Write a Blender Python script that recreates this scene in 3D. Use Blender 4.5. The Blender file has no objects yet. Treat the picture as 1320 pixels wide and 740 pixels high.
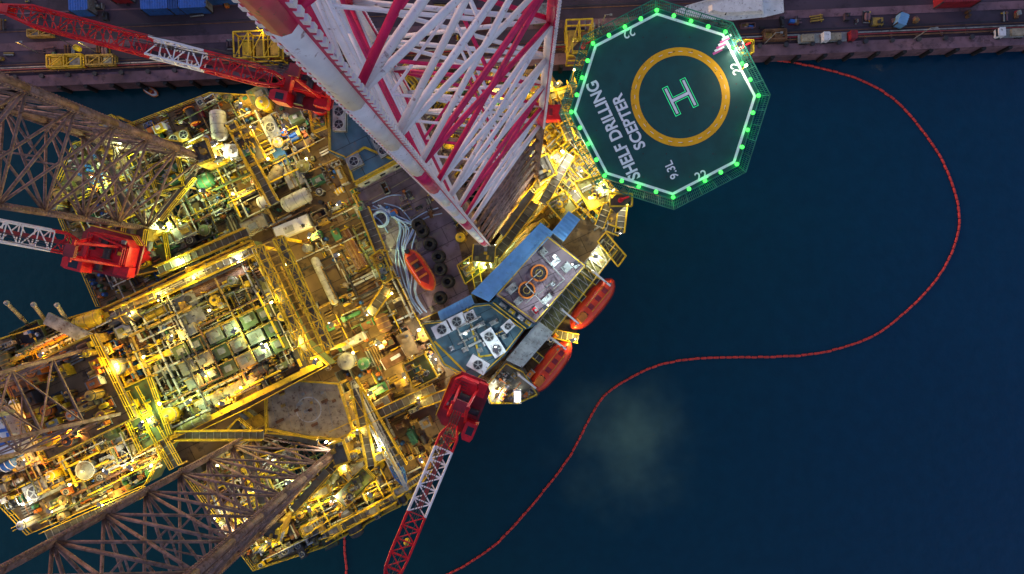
import bpy, bmesh, math, random
from mathutils import Vector, Matrix
R = random.Random(11)
HC = 114.0; F = 880.0; ZD = 17.0; NX, NY = 675.0, 370.0
A = 26.0   # rig heading in degrees

# aerial-survey coordinates (plan position read at a known height) -> metres
def W(px, py, z=ZD):
    s = (HC - z) / F
    return ((px - NX) * s, (NY - py) * s)
def W3(px, py, z): 
    x, y = W(px, py, z); return Vector((x, y, z))
def S(n, z=ZD): return n * (HC - z) / F

scene = bpy.context.scene
world = bpy.data.worlds.new("World"); scene.world = world; world.use_nodes = True
scene.view_settings.view_transform = 'Standard'
scene.view_settings.look = 'None'; scene.view_settings.exposure = 0

# ------------------------------------------------------------------ materials
MATS = {}
def mat(name, col, rough=.6, metal=0., var=.3, scale=.8, rust=0., bump=0, emit=None, es=0., seams=None, rustcol=(.09,.04,.018)):
    m = bpy.data.materials.new(name); m.use_nodes = True
    nt = m.node_tree; N = nt.nodes; L = nt.links
    bs = N['Principled BSDF']
    tc = N.new('ShaderNodeTexCoord')
    no = N.new('ShaderNodeTexNoise'); no.inputs['Scale'].default_value = scale; no.inputs['Detail'].default_value = 2
    no.inputs['Roughness'].default_value = .65
    L.new(tc.outputs['Object'], no.inputs['Vector'])
    mx = N.new('ShaderNodeMixRGB')
    mx.inputs[1].default_value = (*[c*(1-var) for c in col], 1)
    mx.inputs[2].default_value = (*[min(1, c*(1+var)) for c in col], 1)
    rp = N.new('ShaderNodeValToRGB'); rp.color_ramp.elements[0].position = .35; rp.color_ramp.elements[1].position = .65
    L.new(no.outputs['Fac'], rp.inputs['Fac']); L.new(rp.outputs['Color'], mx.inputs[0])
    out = mx.outputs[0]
    if rust > 0:
        n2 = N.new('ShaderNodeTexNoise'); n2.inputs['Scale'].default_value = scale*2.3; n2.inputs['Detail'].default_value = 4
        n2.inputs['Roughness'].default_value = .75
        L.new(tc.outputs['Object'], n2.inputs['Vector'])
        r2 = N.new('ShaderNodeValToRGB'); r2.color_ramp.elements[0].position = .62-rust*.25; r2.color_ramp.elements[1].position = .70-rust*.1
        L.new(n2.outputs['Fac'], r2.inputs['Fac'])
        m2 = N.new('ShaderNodeMixRGB'); L.new(r2.outputs['Color'], m2.inputs[0]); L.new(out, m2.inputs[1])
        m2.inputs[2].default_value = (*rustcol, 1); out = m2.outputs[0]
    if seams:
        mp = N.new('ShaderNodeMapping'); mp.inputs['Rotation'].default_value = (0, 0, -math.radians(A))
        L.new(tc.outputs['Object'], mp.inputs['Vector'])
        br = N.new('ShaderNodeTexBrick'); br.inputs['Scale'].default_value = 1
        br.inputs['Brick Width'].default_value = seams[0]; br.inputs['Row Height'].default_value = seams[1]
        br.inputs['Mortar Size'].default_value = .05; br.offset = .5
        br.inputs['Color1'].default_value = (.8, .8, .8, 1); br.inputs['Color2'].default_value = (1.15, 1.12, 1.1, 1)
        br.inputs['Mortar'].default_value = (.35, .33, .33, 1)
        L.new(mp.outputs[0], br.inputs['Vector'])
        m3 = N.new('ShaderNodeMixRGB'); m3.blend_type = 'MULTIPLY'; m3.inputs[0].default_value = 1
        L.new(out, m3.inputs[1]); L.new(br.outputs['Color'], m3.inputs[2]); out = m3.outputs[0]
    L.new(out, bs.inputs['Base Color'])
    bs.inputs['Roughness'].default_value = rough; bs.inputs['Metallic'].default_value = metal
    if emit:
        bs.inputs['Emission Color'].default_value = (*emit, 1); bs.inputs['Emission Strength'].default_value = es
        m.cycles.emission_sampling = 'NONE'
    MATS[name] = m; return m

mat('deck', (.21,.145,.07), .75, var=.4, scale=.18, rust=.45, seams=(6,2.4), rustcol=(.075,.05,.03))
mat('deck_mauve', (.27,.20,.23), .7, var=.25, scale=.3, rust=.35, seams=(4.5,2.4), rustcol=(.15,.10,.105))
mat('deck_teal', (.09,.20,.25), .6, var=.25, scale=.4, rust=.15, seams=(5,3), rustcol=(.16,.19,.18))
mat('deck_grey', (.21,.21,.17), .7, var=.3, scale=.4, rust=.35)
mat('deck_green', (.08,.115,.045), .7, var=.35, scale=.4, rust=.35)
mat('hull', (.10,.10,.11), .6, rust=.5)
mat('yellow', (.74,.50,.015), .5, var=.25, rust=.2)
mat('ochre', (.42,.27,.045), .6, var=.35, rust=.35)
mat('orange', (.70,.19,.02), .5, var=.2, rust=.2)
mat('red', (.64,.008,.02), .42, var=.2, rust=.08)
mat('darkred', (.26,.015,.025), .5, var=.3, rust=.15)
mat('lifered', (.80,.055,.015), .32, var=.12)
mat('white', (.74,.75,.74), .5, var=.1, rust=.15)
mat('legwhite', (.86,.86,.90), .5, var=.07, rust=.08, scale=1.2, rustcol=(.42,.32,.33))
mat('legred', (.66,.015,.12), .5, var=.2, rust=.06, scale=1.2)
mat('legsteel', (.21,.135,.12), .65, metal=.1, var=.4, rust=.4, scale=1.0)
mat('grey', (.28,.30,.28), .55, metal=.2, var=.35, rust=.3)
mat('lightgrey', (.45,.47,.43), .55, var=.25, rust=.25)
mat('olive', (.16,.17,.06), .6, var=.35, rust=.3)
mat('dark', (.035,.035,.04), .6, var=.3)
mat('grating', (.10,.10,.085), .7, var=.3, rust=.2)
mat('rubber', (.014,.014,.016), .75, var=.2)
mat('rust', (.17,.08,.035), .8, var=.4)
mat('blue', (.03,.14,.48), .45, var=.2, rust=.15)
mat('roofblue', (.17,.40,.66), .45, var=.12, rust=.1, rustcol=(.16,.28,.4))
mat('hose', (.42,.58,.84), .5, var=.15)
mat('green', (.05,.20,.10), .5, var=.2, rust=.3)
mat('beige', (.35,.30,.20), .65, var=.25, rust=.3)
mat('wood', (.22,.145,.06), .8, var=.4)
mat('glass', (.02,.03,.04), .1, var=.05)
mat('helideck', (.004,.072,.068), .65, var=.14, scale=.4, rust=.10, rustcol=(.008,.060,.056))
mat('helipaint', (.86,.92,.94), .5, var=.04, rust=.04, rustcol=(.4,.5,.5))
mat('heliorange', (.95,.46,.003), .5, var=.08, rust=.05)
mat('helipink', (.65,.12,.34), .5)
mat('net', (.02,.17,.13), .6)
mat('asphalt', (.066,.044,.062), .85, var=.35, scale=.08, rust=.35, rustcol=(.036,.026,.036))
mat('concrete', (.20,.11,.13), .8, var=.3, scale=.3, rust=.4, rustcol=(.09,.05,.06))
mat('boomred', (.74,.05,.035), .5, var=.15)
mat('lampY', (.8,.8,.8), emit=(1,.85,.45), es=14)
mat('lampG', (.8,.8,.8), emit=(.85,1,.65), es=14)
mat('lampW', (.8,.8,.8), emit=(1,.96,.88), es=14)
mat('lampO', (.8,.8,.8), emit=(1,.6,.22), es=12)
mat('lampGreen', (.02,.5,.05), emit=(.06,1,.09), es=2.6)
mat('Hlight', (.02,.7,.3), emit=(.04,1,.25), es=.6)

# water
def water_mat():
    m = bpy.data.materials.new('sea_water'); m.use_nodes = True
    nt = m.node_tree; N = nt.nodes; L = nt.links; bs = N['Principled BSDF']
    tc = N.new('ShaderNodeTexCoord')
    n = N.new('ShaderNodeTexNoise'); n.inputs['Scale'].default_value = .012; n.inputs['Detail'].default_value = 4
    L.new(tc.outputs['Object'], n.inputs['Vector'])
    sx = N.new('ShaderNodeSeparateXYZ'); L.new(tc.outputs['Object'], sx.inputs[0])
    mr = N.new('ShaderNodeMapRange'); mr.inputs[1].default_value = -20; mr.inputs[2].default_value = 85
    L.new(sx.outputs[0], mr.inputs[0])
    ad = N.new('ShaderNodeMath'); ad.operation = 'MULTIPLY_ADD'; ad.inputs[1].default_value = .7; ad.use_clamp = True
    L.new(n.outputs['Fac'], ad.inputs[0]); 
    sb = N.new('ShaderNodeMath'); sb.operation = 'SUBTRACT'; sb.inputs[1].default_value = .35
    L.new(mr.outputs[0], sb.inputs[0]); L.new(sb.outputs[0], ad.inputs[2])
    mx = N.new('ShaderNodeMixRGB'); mx.inputs[1].default_value = (.0005,.044,.052,1); mx.inputs[2].default_value = (.0008,.042,.094,1)
    L.new(ad.outputs[0], mx.inputs[0]); 
    # soft pale patch: reflected sky glow painted into the water colour
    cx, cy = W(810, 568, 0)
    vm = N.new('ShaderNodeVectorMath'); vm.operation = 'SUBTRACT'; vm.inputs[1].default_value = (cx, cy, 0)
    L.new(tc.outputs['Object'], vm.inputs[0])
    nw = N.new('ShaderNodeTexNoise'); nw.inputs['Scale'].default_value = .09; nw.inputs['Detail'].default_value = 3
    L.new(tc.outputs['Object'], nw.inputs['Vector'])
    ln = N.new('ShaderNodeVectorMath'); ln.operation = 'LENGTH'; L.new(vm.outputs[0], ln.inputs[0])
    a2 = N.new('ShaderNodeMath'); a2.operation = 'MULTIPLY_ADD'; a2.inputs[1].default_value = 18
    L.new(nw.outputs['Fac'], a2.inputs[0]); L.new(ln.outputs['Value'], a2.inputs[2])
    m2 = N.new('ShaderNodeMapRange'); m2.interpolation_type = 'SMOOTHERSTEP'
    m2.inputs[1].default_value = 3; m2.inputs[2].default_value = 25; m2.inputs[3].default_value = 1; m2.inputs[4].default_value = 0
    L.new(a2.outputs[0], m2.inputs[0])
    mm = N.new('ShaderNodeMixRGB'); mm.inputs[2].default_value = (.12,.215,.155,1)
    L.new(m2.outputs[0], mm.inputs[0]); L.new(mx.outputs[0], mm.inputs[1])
    # fine choppy mottling of the surface colour
    n5 = N.new('ShaderNodeTexNoise'); n5.inputs['Scale'].default_value = .45; n5.inputs['Detail'].default_value = 6
    L.new(tc.outputs['Object'], n5.inputs['Vector'])
    m5 = N.new('ShaderNodeMapRange'); m5.inputs[1].default_value = .3; m5.inputs[2].default_value = .7; m5.inputs[3].default_value = .92; m5.inputs[4].default_value = 1.08
    L.new(n5.outputs['Fac'], m5.inputs[0])
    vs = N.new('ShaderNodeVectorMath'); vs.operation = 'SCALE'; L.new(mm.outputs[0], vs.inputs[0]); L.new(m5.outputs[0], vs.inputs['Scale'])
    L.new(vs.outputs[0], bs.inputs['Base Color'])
    bs.inputs['Roughness'].default_value = .22; bs.inputs['IOR'].default_value = 1.33
    b = N.new('ShaderNodeBump'); b.inputs['Strength'].default_value = .3; b.inputs['Distance'].default_value = .25
    w1 = N.new('ShaderNodeTexNoise'); w1.inputs['Scale'].default_value = .7; w1.inputs['Detail'].default_value = 5
    L.new(tc.outputs['Object'], w1.inputs['Vector']); L.new(w1.outputs['Fac'], b.inputs['Height']); L.new(b.outputs[0], bs.inputs['Normal'])
    MATS['water'] = m
water_mat()

# ------------------------------------------------------------------ builder
def perp(v):
    v = v.normalized(); a = Vector((0,0,1)) if abs(v.z) < .9 else Vector((1,0,0))
    x = v.cross(a).normalized(); return x, v.cross(x).normalized()

class B:
    def __init__(s, name): s.name = name; s.P = {}; s.cur = 'body'; s.lights = []
    def part(s, n): s.cur = n; return s
    def add(s, vs, fs, m, smooth=False):
        p = s.P.setdefault(s.cur, {'v': [], 'f': [], 'm': [], 'ms': [], 's': []})
        if m not in p['ms']: p['ms'].append(m)
        k = p['ms'].index(m); o = len(p['v'])
        p['v'].extend(tuple(v) for v in vs)
        for f in fs: p['f'].append(tuple(i+o for i in f)); p['m'].append(k); p['s'].append(smooth)
    def box(s, m, cx, cy, z0, z1, w, d, ang=0):
        c, q = math.cos(math.radians(ang)), math.sin(math.radians(ang)); pts = []
        for z in (z0, z1):
            for a, b in ((-1,-1),(1,-1),(1,1),(-1,1)):
                x, y = a*w/2, b*d/2; pts.append((cx+x*c-y*q, cy+x*q+y*c, z))
        s.add(pts, [(3,2,1,0),(4,5,6,7),(0,1,5,4),(1,2,6,5),(2,3,7,6),(3,0,4,7)], m)
    def prism(s, m, pts, z0, z1, taper=0):
        n = len(pts)
        ar = sum(pts[i][0]*pts[(i+1)%n][1]-pts[(i+1)%n][0]*pts[i][1] for i in range(n))
        if ar < 0: pts = pts[::-1]
        cx = sum(p[0] for p in pts)/n; cy = sum(p[1] for p in pts)/n
        v = [(p[0], p[1], z0) for p in pts]+[(p[0]+(cx-p[0])*taper, p[1]+(cy-p[1])*taper, z1) for p in pts]
        s.add(v, [tuple(range(n-1,-1,-1)), tuple(range(n, 2*n))]+[(i,(i+1)%n,(i+1)%n+n,i+n) for i in range(n)], m)
    def sprism(s, m, pts, z0, z1): s.prism(m, [W(p[0], p[1], z1) for p in pts], z0, z1)
    def lathe(s, m, p0, ax, prof, n=12, smooth=True):
        ax = Vector(ax).normalized(); x, y = perp(ax); p0 = Vector(p0); v = []; f = []
        for t, r in prof:
            for i in range(n):
                a = 2*math.pi*i/n; v.append(p0+ax*t+(x*math.cos(a)+y*math.sin(a))*r)
        for k in range(len(prof)-1):
            for i in range(n): j = (i+1)%n; f.append((k*n+i,k*n+j,(k+1)*n+j,(k+1)*n+i))
        f.append(tuple(range(n-1,-1,-1))); f.append(tuple(range((len(prof)-1)*n, len(prof)*n)))
        s.add(v, f, m, smooth)
    def tube(s, m, p, q, r, n=6):
        p = Vector(p); q = Vector(q); 
        if (q-p).length < 1e-4: return
        s.lathe(m, p, q-p, [(0,r),((q-p).length,r)], n, n > 6)
    def cyl(s, m, cx, cy, z0, z1, r, n=14): s.lathe(m, (cx,cy,z0), (0,0,1), [(0,r),(z1-z0,r)], n, False)
    def beam(s, m, p, q, w, h=None):
        p = Vector(p); q = Vector(q); h = h or w; x, y = perp(q-p)
        if abs(y.z) < abs(x.z): x, y = y, x
        v = []
        for c in (p, q):
            for a, b in ((-1,-1),(1,-1),(1,1),(-1,1)): v.append(c+x*a*w/2+y*b*h/2)
        s.add(v, [(3,2,1,0),(4,5,6,7),(0,1,5,4),(1,2,6,5),(2,3,7,6),(3,0,4,7)], m)
    def path(s, m, pts, r, n=6):
        pts = [Vector(p) for p in pts]; v = []; f = []; K = len(pts)
        for k, p in enumerate(pts):
            t = (pts[min(k+1,K-1)]-pts[max(k-1,0)]); x, y = perp(t)
            for i in range(n):
                a = 2*math.pi*i/n; v.append(p+(x*math.cos(a)+y*math.sin(a))*r)
        for k in range(K-1):
            for i in range(n): j=(i+1)%n; f.append((k*n+i,k*n+j,(k+1)*n+j,(k+1)*n+i))
        s.add(v, f, m, True)
    def ring(s, m, cx, cy, z, r0, r1, h=.02, n=48):
        v = []; f = []
        for i in range(n):
            a = 2*math.pi*i/n; c, q = math.cos(a), math.sin(a)
            v += [(cx+r0*c,cy+r0*q,z),(cx+r1*c,cy+r1*q,z),(cx+r0*c,cy+r0*q,z+h),(cx+r1*c,cy+r1*q,z+h)]
        for i in range(n):
            a = 4*i; b = 4*((i+1)%n)
            f += [(a+2,a+3,b+3,b+2),(a+1,b+1,b+3,a+3),(a,a+2,b+2,b)]
        s.add(v, f, m)
    def torus(s, m, c, R0, r, n=20, k=8):
        v = []; f = []
        for i in range(n):
            a = 2*math.pi*i/n
            for j in range(k):
                b = 2*math.pi*j/k; rr = R0+r*math.cos(b)
                v.append((c[0]+rr*math.cos(a), c[1]+rr*math.sin(a), c[2]+r*math.sin(b)))
        for i in range(n):
            for j in range(k):
                f.append((i*k+j, ((i+1)%n)*k+j, ((i+1)%n)*k+(j+1)%k, i*k+(j+1)%k))
        s.add(v, f, m, True)
    def done(s):
        allv = [v for p in s.P.values() for v in p['v']]
        if not allv: return None
        mn = [min(v[i] for v in allv) for i in range(3)]; mx = [max(v[i] for v in allv) for i in range(3)]
        c = Vector(((mn[0]+mx[0])/2, (mn[1]+mx[1])/2, mn[2]))
        objs = []
        for pn, p in s.P.items():
            me = bpy.data.meshes.new(pn); me.from_pydata([tuple(Vector(v)-c) for v in p['v']], [], p['f'])
            for m in p['ms']: me.materials.append(MATS[m])
            me.polygons.foreach_set('material_index', p['m']); me.polygons.foreach_set('use_smooth', p['s'])
            me.update(); objs.append((pn, me))
        if len(objs) == 1 and not s.lights:
            o = bpy.data.objects.new(s.name, objs[0][1]); o.location = c; scene.collection.objects.link(o); return o
        e = bpy.data.objects.new(s.name, None); e.location = c; scene.collection.objects.link(e)
        for pn, me in objs:
            o = bpy.data.objects.new(pn, me); o.parent = e; scene.collection.objects.link(o)
        for (lp, col, pw, rad) in s.lights:
            ld = bpy.data.lights.new('lamp', 'POINT'); ld.color = col; ld.energy = pw; ld.shadow_soft_size = rad
            lo = bpy.data.objects.new('lamp', ld); lo.location = Vector(lp)-c; lo.parent = e; scene.collection.objects.link(lo)
        return e

def spline(pts, n=8, closed=False):
    pts = [Vector(p) for p in pts]; out = []
    K = len(pts)
    for i in range(K-1):
        p0 = pts[max(i-1,0)]; p1 = pts[i]; p2 = pts[i+1]; p3 = pts[min(i+2,K-1)]
        for j in range(n):
            t = j/n
            out.append(.5*((2*p1)+(p2-p0)*t+(2*p0-5*p1+4*p2-p3)*t*t+(-p0+3*p1-3*p2+p3)*t**3))
    out.append(pts[-1]); return out

def loc(x, y, ang):
    c, s = math.cos(math.radians(ang)), math.sin(math.radians(ang))
    return lambda u, v: (x+u*c-v*s, y+u*s+v*c)

def rail(b, pts, z, m='yellow', h=1.1, r=.045, closed=False, step=1.6):
    pts = [Vector((p[0], p[1], z)) for p in pts]
    if closed: pts.append(pts[0])
    for p, q in zip(pts, pts[1:]):
        d = (q-p).length; k = max(1, int(d/step))
        for i in range(k+1):
            c = p.lerp(q, i/k); b.beam(m, c, c+Vector((0,0,h)), r*1.6)
        for hh in (h, h*.55): b.beam(m, p+Vector((0,0,hh)), q+Vector((0,0,hh)), r*2)
        b.beam(m, p+Vector((0,0,.08)), q+Vector((0,0,.08)), .04, .16)
def srail(b, pts, z, **k): rail(b, [W(p[0], p[1], z) for p in pts], z, **k)

def fan(b, x, y, z, r, mf='lightgrey'):
    b.cyl('dark', x, y, z-.02, z+.05, r*.92, 16)
    b.ring(mf, x, y, z, r*.88, r, .16, 16)
    b.cyl('grey', x, y, z+.05, z+.14, r*.22, 8)
    for i in range(5):
        a = i*1.2566+.3; b.beam('grey', (x,y,z+.09), (x+math.cos(a)*r*.88, y+math.sin(a)*r*.88, z+.09), r*.16, .02)

# ------------------------------------------------------------------ clutter items
def it_box(b, x, y, z, a, w, d, h, m, m2):
    P = loc(x, y, a); b.box(m, x, y, z-.01, z+h, w, d, a)
    for u in (-.5,.5): b.box(m2, *P(u*(w-.1), 0), z, z+h+.05, .12, d+.06, a)
    b.box(m2, *P(R.uniform(-.2,.2)*w, R.uniform(-.2,.2)*d), z+h, z+h+R.uniform(.2,.6), w*R.uniform(.2,.45), d*R.uniform(.25,.5), a)
    if R.random() < .5: b.cyl('dark', *P(w*.3, -d*.25), z+h, z+h+.5, min(w,d)*.12, 8)
    if R.random() < .5: b.tube(m2, (*P(-w*.6, d*.3), z+h*.6), (*P(w*.6, d*.3), z+h*.6), .08)
def it_skid(b, x, y, z, a, w, d, h, m, m2):
    P = loc(x, y, a)
    for v in (-.5,.5): b.beam('dark' if R.random()<.7 else 'yellow', (*P(-w/2, v*d), z+.15), (*P(w/2, v*d), z+.15), .18)
    for u in (-.5, 0, .5): b.beam('grey', (*P(u*w,-d/2), z+.15), (*P(u*w,d/2), z+.15), .15)
    r = min(d*.22, .7)
    for v in ((-.22,.22) if R.random()<.6 else (0,)):
        p = P(-w*.4, v*d); q = P(w*.3, v*d); ax = Vector((q[0]-p[0], q[1]-p[1], 0)); L = ax.length
        b.lathe(m, (*p, z+.3+r), ax, [(0,r*.3),(.1,r*.8),(.25,r),(L-.25,r),(L-.1,r*.8),(L,r*.3)], 10)
    b.box(m2, *P(w*.38, 0), z+.1, z+h*.8, w*.2, d*.5, a)
    b.path('yellow' if R.random()<.3 else 'grey', [(*P(-w*.3,-d*.4), z+.3),(*P(-w*.3,-d*.4), z+h),(*P(w*.3,-d*.4), z+h),(*P(w*.3,-d*.4), z+.3)], .07)
def it_vtank(b, x, y, z, a, w, d, h, m, m2):
    r = min(w, d)/2; h = h*1.3
    b.lathe(m, (x,y,z), (0,0,1), [(0,r),(h,r),(h+r*.18,r*.8),(h+r*.3,r*.35),(h+r*.33,.02)], 16)
    b.ring(m2, x, y, z+h*.95, r, r+.08, .08, 16); b.cyl(m2, x, y, z+h+r*.3, z+h+r*.3+.25, .2, 8)
    P = loc(x, y, a); b.tube(m2, (*P(r*1.1,0), z), (*P(r*1.1,0), z+h+.3), .07)
    b.beam('yellow', (*P(-r-.15,.2), z), (*P(-r-.15,.2), z+h+.6), .06); b.beam('yellow', (*P(-r-.15,-.2), z), (*P(-r-.15,-.2), z+h+.6), .06)
def it_htank(b, x, y, z, a, w, d, h, m, m2):
    P = loc(x, y, a); r = min(d/2, 1.1); p = P(-w/2, 0); q = P(w/2, 0); ax = Vector((q[0]-p[0], q[1]-p[1], 0))
    b.lathe(m, (*p, z+r+.2), ax, [(0,.05),(.08,r*.5),(.25,r*.85),(.5,r),(w-.5,r),(w-.25,r*.85),(w-.08,r*.5),(w,.05)], 14)
    for u in (-.3,.3): b.box(m2, *P(u*w,0), z, z+.2+r, .25, 2*r, a); 
    for u in (-.3,0,.3):
        c = P(u*w, 0); b.lathe(m2, (*c, z+r+.2), ax, [(-.05,r+.03),(.05,r+.03)], 14, False)
def it_pipes(b, x, y, z, a, w, d, h, m, m2):
    P = loc(x, y, a); n = max(2, int(d/.35)); r = .13
    for i in range(n):
        v = -d/2+(i+.5)*d/n; l1 = w/2*R.uniform(.85,1); l2 = w/2*R.uniform(.85,1)
        mm = m if R.random()<.7 else m2
        b.tube(mm, (*P(-l1, v), z+.3), (*P(l2, v), z+.3), min(r, d/n*.45), 6)
    for u in (-.35,.35): b.beam('yellow' if R.random()<.3 else 'dark', (*P(u*w,-d*.55), z+.1), (*P(u*w,d*.55), z+.1), .16)
def it_basket(b, x, y, z, a, w, d, h, m, m2):
    P = loc(x, y, a); h = min(h, 1.1)
    b.box('dark', x, y, z, z+.12, w, d, a)
    for v in (-.5,.5): b.box(m, *P(0, v*d), z, z+h, w, .08, a)
    for u in (-.5,.5): b.box(m, *P(u*w, 0), z, z+h-.02, .08, d, a)
    for i in range(4):
        b.box(R.choice(['grey','rust','white','blue','wood','orange']), *P(R.uniform(-.35,.35)*w, R.uniform(-.3,.3)*d), z+.1, z+.2+R.uniform(.2,.8), R.uniform(.3,.9), R.uniform(.3,.7), a+R.uniform(-20,20))
def it_winch(b, x, y, z, a, w, d, h, m, m2):
    P = loc(x, y, a); r = min(w, d)*.32
    p = P(0, -d/2); ax = Vector((P(0,d/2)[0]-p[0], P(0,d/2)[1]-p[1], 0))
    b.lathe(m, (*p, z+r+.3), ax, [(0,r),(.12,r),(.121,r*.6),(d-.121,r*.6),(d-.12,r),(d,r)], 14, False)
    b.lathe('dark', (*p, z+r+.3), ax, [(.2,r*.75),(d-.2,r*.75)], 14, False)
    b.box(m2, *P(r+.4, 0), z, z+.9, .6, d*.5, a)
    for v in (-.5,.5): b.box(m2, *P(0, v*(d+.2)), z, z+r+.5, r, .14, a)
def it_hvac(b, x, y, z, a, w, d, h, m, m2):
    h = min(h, 1.5); b.box(m, x, y, z, z+h, w, d, a); P = loc(x, y, a); k = max(1, int(w/(d*.9)))
    b.box('dark', x, y, z+h*.3, z+h*.7, w+.03, d+.03, a)
    for i in range(k): fan(b, *P(-w/2+(i+.5)*w/k, 0), z+h+.01, min(d, w/k)*.4)
def it_stair(b, x, y, z, a, w, d, h, m, m2):
    P = loc(x, y, a); h = 2.6; L = 3.4
    for v in (-.45,.45):
        b.beam('yellow', (*P(-L/2,v), z), (*P(L/2,v), z+h), .08, .2); b.beam('yellow', (*P(-L/2,v), z+1), (*P(L/2,v), z+h+1), .07)
        b.beam('yellow', (*P(-L/2,v), z), (*P(-L/2,v), z+1), .06)
    for i in range(11):
        t = i/10; b.box('grey', *P(-L/2+L*t, 0), z+h*t-.03, z+h*t+.03, .24, .85, a)
    b.box('grey', *P(L/2+.7, 0), z+h-.1, z+h, 1.3, 1.2, a); b.box('yellow', *P(L/2+1.3,0), z, z+h, .1, .1, a)
    rail(b, [P(L/2+.1,.6), P(L/2+1.35,.6), P(L/2+1.35,-.6), P(L/2+.1,-.6)], z+h)
def it_drums(b, x, y, z, a, w, d, h, m, m2):
    P = loc(x, y, a)
    for i in range(int(w/.7)):
        for j in range(max(1, int(d/.7))):
            if R.random() < .2: continue
            c = P(-w/2+.35+i*.68, -d/2+.35+j*.68); b.cyl(R.choice(['blue','blue','dark','orange','green','rust']), *c, z, z+.9, .29, 10)
            b.ring('dark', *c, z+.9, .22, .29, .03, 10)
ITEMS = {'box': it_box, 'skid': it_skid, 'vtank': it_vtank, 'htank': it_htank, 'pipes': it_pipes, 'basket': it_basket,
         'winch': it_winch, 'hvac': it_hvac, 'stair': it_stair, 'drums': it_drums}
NAMES = {'box':'equipment_cabinet','skid':'pump_skid','vtank':'vertical_tank','htank':'horizontal_tank','pipes':'pipe_bundle',
         'basket':'cargo_basket','winch':'winch','hvac':'ventilation_unit','stair':'steel_stair','drums':'oil_drum_group'}
POOL = {}
OCC = []
def free(px, py, r):
    return all((px-a)**2+(py-b)**2 > (r+c)**2 for a, b, c in OCC)
def reserve(px, py, r): OCC.append((px, py, r))
def inside(poly, x, y):
    c = False; n = len(poly)
    for i in range(n):
        x1, y1 = poly[i]; x2, y2 = poly[i-1]
        if (y1 > y) != (y2 > y) and x < (x2-x1)*(y-y1)/(y2-y1)+x1: c = not c
    return c
def clutter(poly, n, z, kinds, pal, size=(1.2,4.2), ang=A, gap=.42, hr=(.8,2.4), tries=14):
    xs = [p[0] for p in poly]; ys = [p[1] for p in poly]; made = 0
    for _ in range(n*tries):
        if made >= n: break
        px, py = R.uniform(min(xs), max(xs)), R.uniform(min(ys), max(ys))
        if not inside(poly, px, py): continue
        w = R.uniform(*size)*(1.35 - .85*min(1, made/n)**.5); d = w*R.uniform(.35,.8); rr = (w+d)/2*gap*9
        if not free(px, py, rr): continue
        OCC.append((px, py, rr)); made += 1
        k = R.choice(kinds); a = ang + R.choice([0,0,0,90,90,180]) + R.uniform(-2,2)
        x, y = W(px, py, z)
        b = POOL.setdefault(k, []); bb = B(NAMES[k]); b.append(bb)
        ITEMS[k](bb, x, y, z, a, w, d, R.uniform(*hr)*min(1, .45+w/4), R.choice(pal), R.choice(pal)); 
PMATS = ('grey','yellow','olive','rust','lightgrey','dark','ochre','deck_green','yellow','ochre','lightgrey')
def pipes_run(b, poly, n, z, ang=A, mats=PMATS, rr=(.06,.18), seg=(3,12)):
    xs = [p[0] for p in poly]; ys = [p[1] for p in poly]
    for _ in range(n):
        for t in range(20):
            px, py = R.uniform(min(xs), max(xs)), R.uniform(min(ys), max(ys))
            if inside(poly, px, py): break
        x, y = W(px, py, z); r = R.uniform(*rr); zz = z+R.uniform(.2, 1.6); m = R.choice(mats)
        a = ang+R.choice([0,90,180,270]); pts = [(x,y,z), (x,y,zz)]
        for k in range(R.choice([1,2,3,4])):
            l = R.uniform(*seg); nx = x+l*math.cos(math.radians(a)); ny = y+l*math.sin(math.radians(a))
            s = F/(HC-zz)
            if not inside(poly, NX+nx*s, NY-ny*s): break
            pts.append((nx-.001, ny, zz)); x, y = nx, ny; a += R.choice([90,-90])
        if len(pts) < 3: continue
        for p, q in zip(pts[1:], pts[2:]): 
            b.tube(m, p, q, r); b.lathe(m, q, (0,0,1), [(-r,r),(r,r)], 8)
            d = (Vector(q)-Vector(p)); L = d.length
            for t in range(1, int(L/2.5)+1):
                c = Vector(p)+d*(t/(int(L/2.5)+1)); b.lathe('dark', c, d, [(-.06,r*1.6),(.06,r*1.6)], 8, False); b.beam('dark', c, (c.x,c.y,z), .1)

def truss(b, p, q, w, h, seg, rc, rl, matfn, t0=.0, t1=.0, wend=.35, nsides=6):
    p = Vector(p); q = Vector(q); ax = (q-p); L = ax.length; ax.normalize()
    side = ax.cross(Vector((0,0,1))).normalized(); up = side.cross(ax).normalized()
    n = max(3, int(L/seg)); rings = []
    for i in range(n+1):
        t = i/n; k = 1
        if t0 and t < t0: k = wend+(1-wend)*t/t0
        if t1 and t > 1-t1: k = wend+(1-wend)*(1-t)/t1
        c = p+ax*(L*t); rings.append([c+side*(a*w/2*k)+up*(bb*h/2*k) for a, bb in ((-1,-1),(1,-1),(1,1),(-1,1))])
    for i in range(n):
        m = matfn((i+.5)/n)
        for j in range(4):
            k = (j+1)%4
            b.tube(m, rings[i][j], rings[i+1][j], rc, nsides)
            b.tube(m, rings[i][j], rings[i][k], rl, 5)
            b.tube(m, rings[i][j], rings[i+1][k], rl, 5) if i % 2 else b.tube(m, rings[i][k], rings[i+1][j], rl, 5)
    return rings

# ================================================================== WATER
w = B('water'); w.add([(-4000,-4000,0),(4000,-4000,0),(4000,4000,0),(-4000,4000,0)], [(0,1,2,3)], 'water'); w.done()

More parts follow.
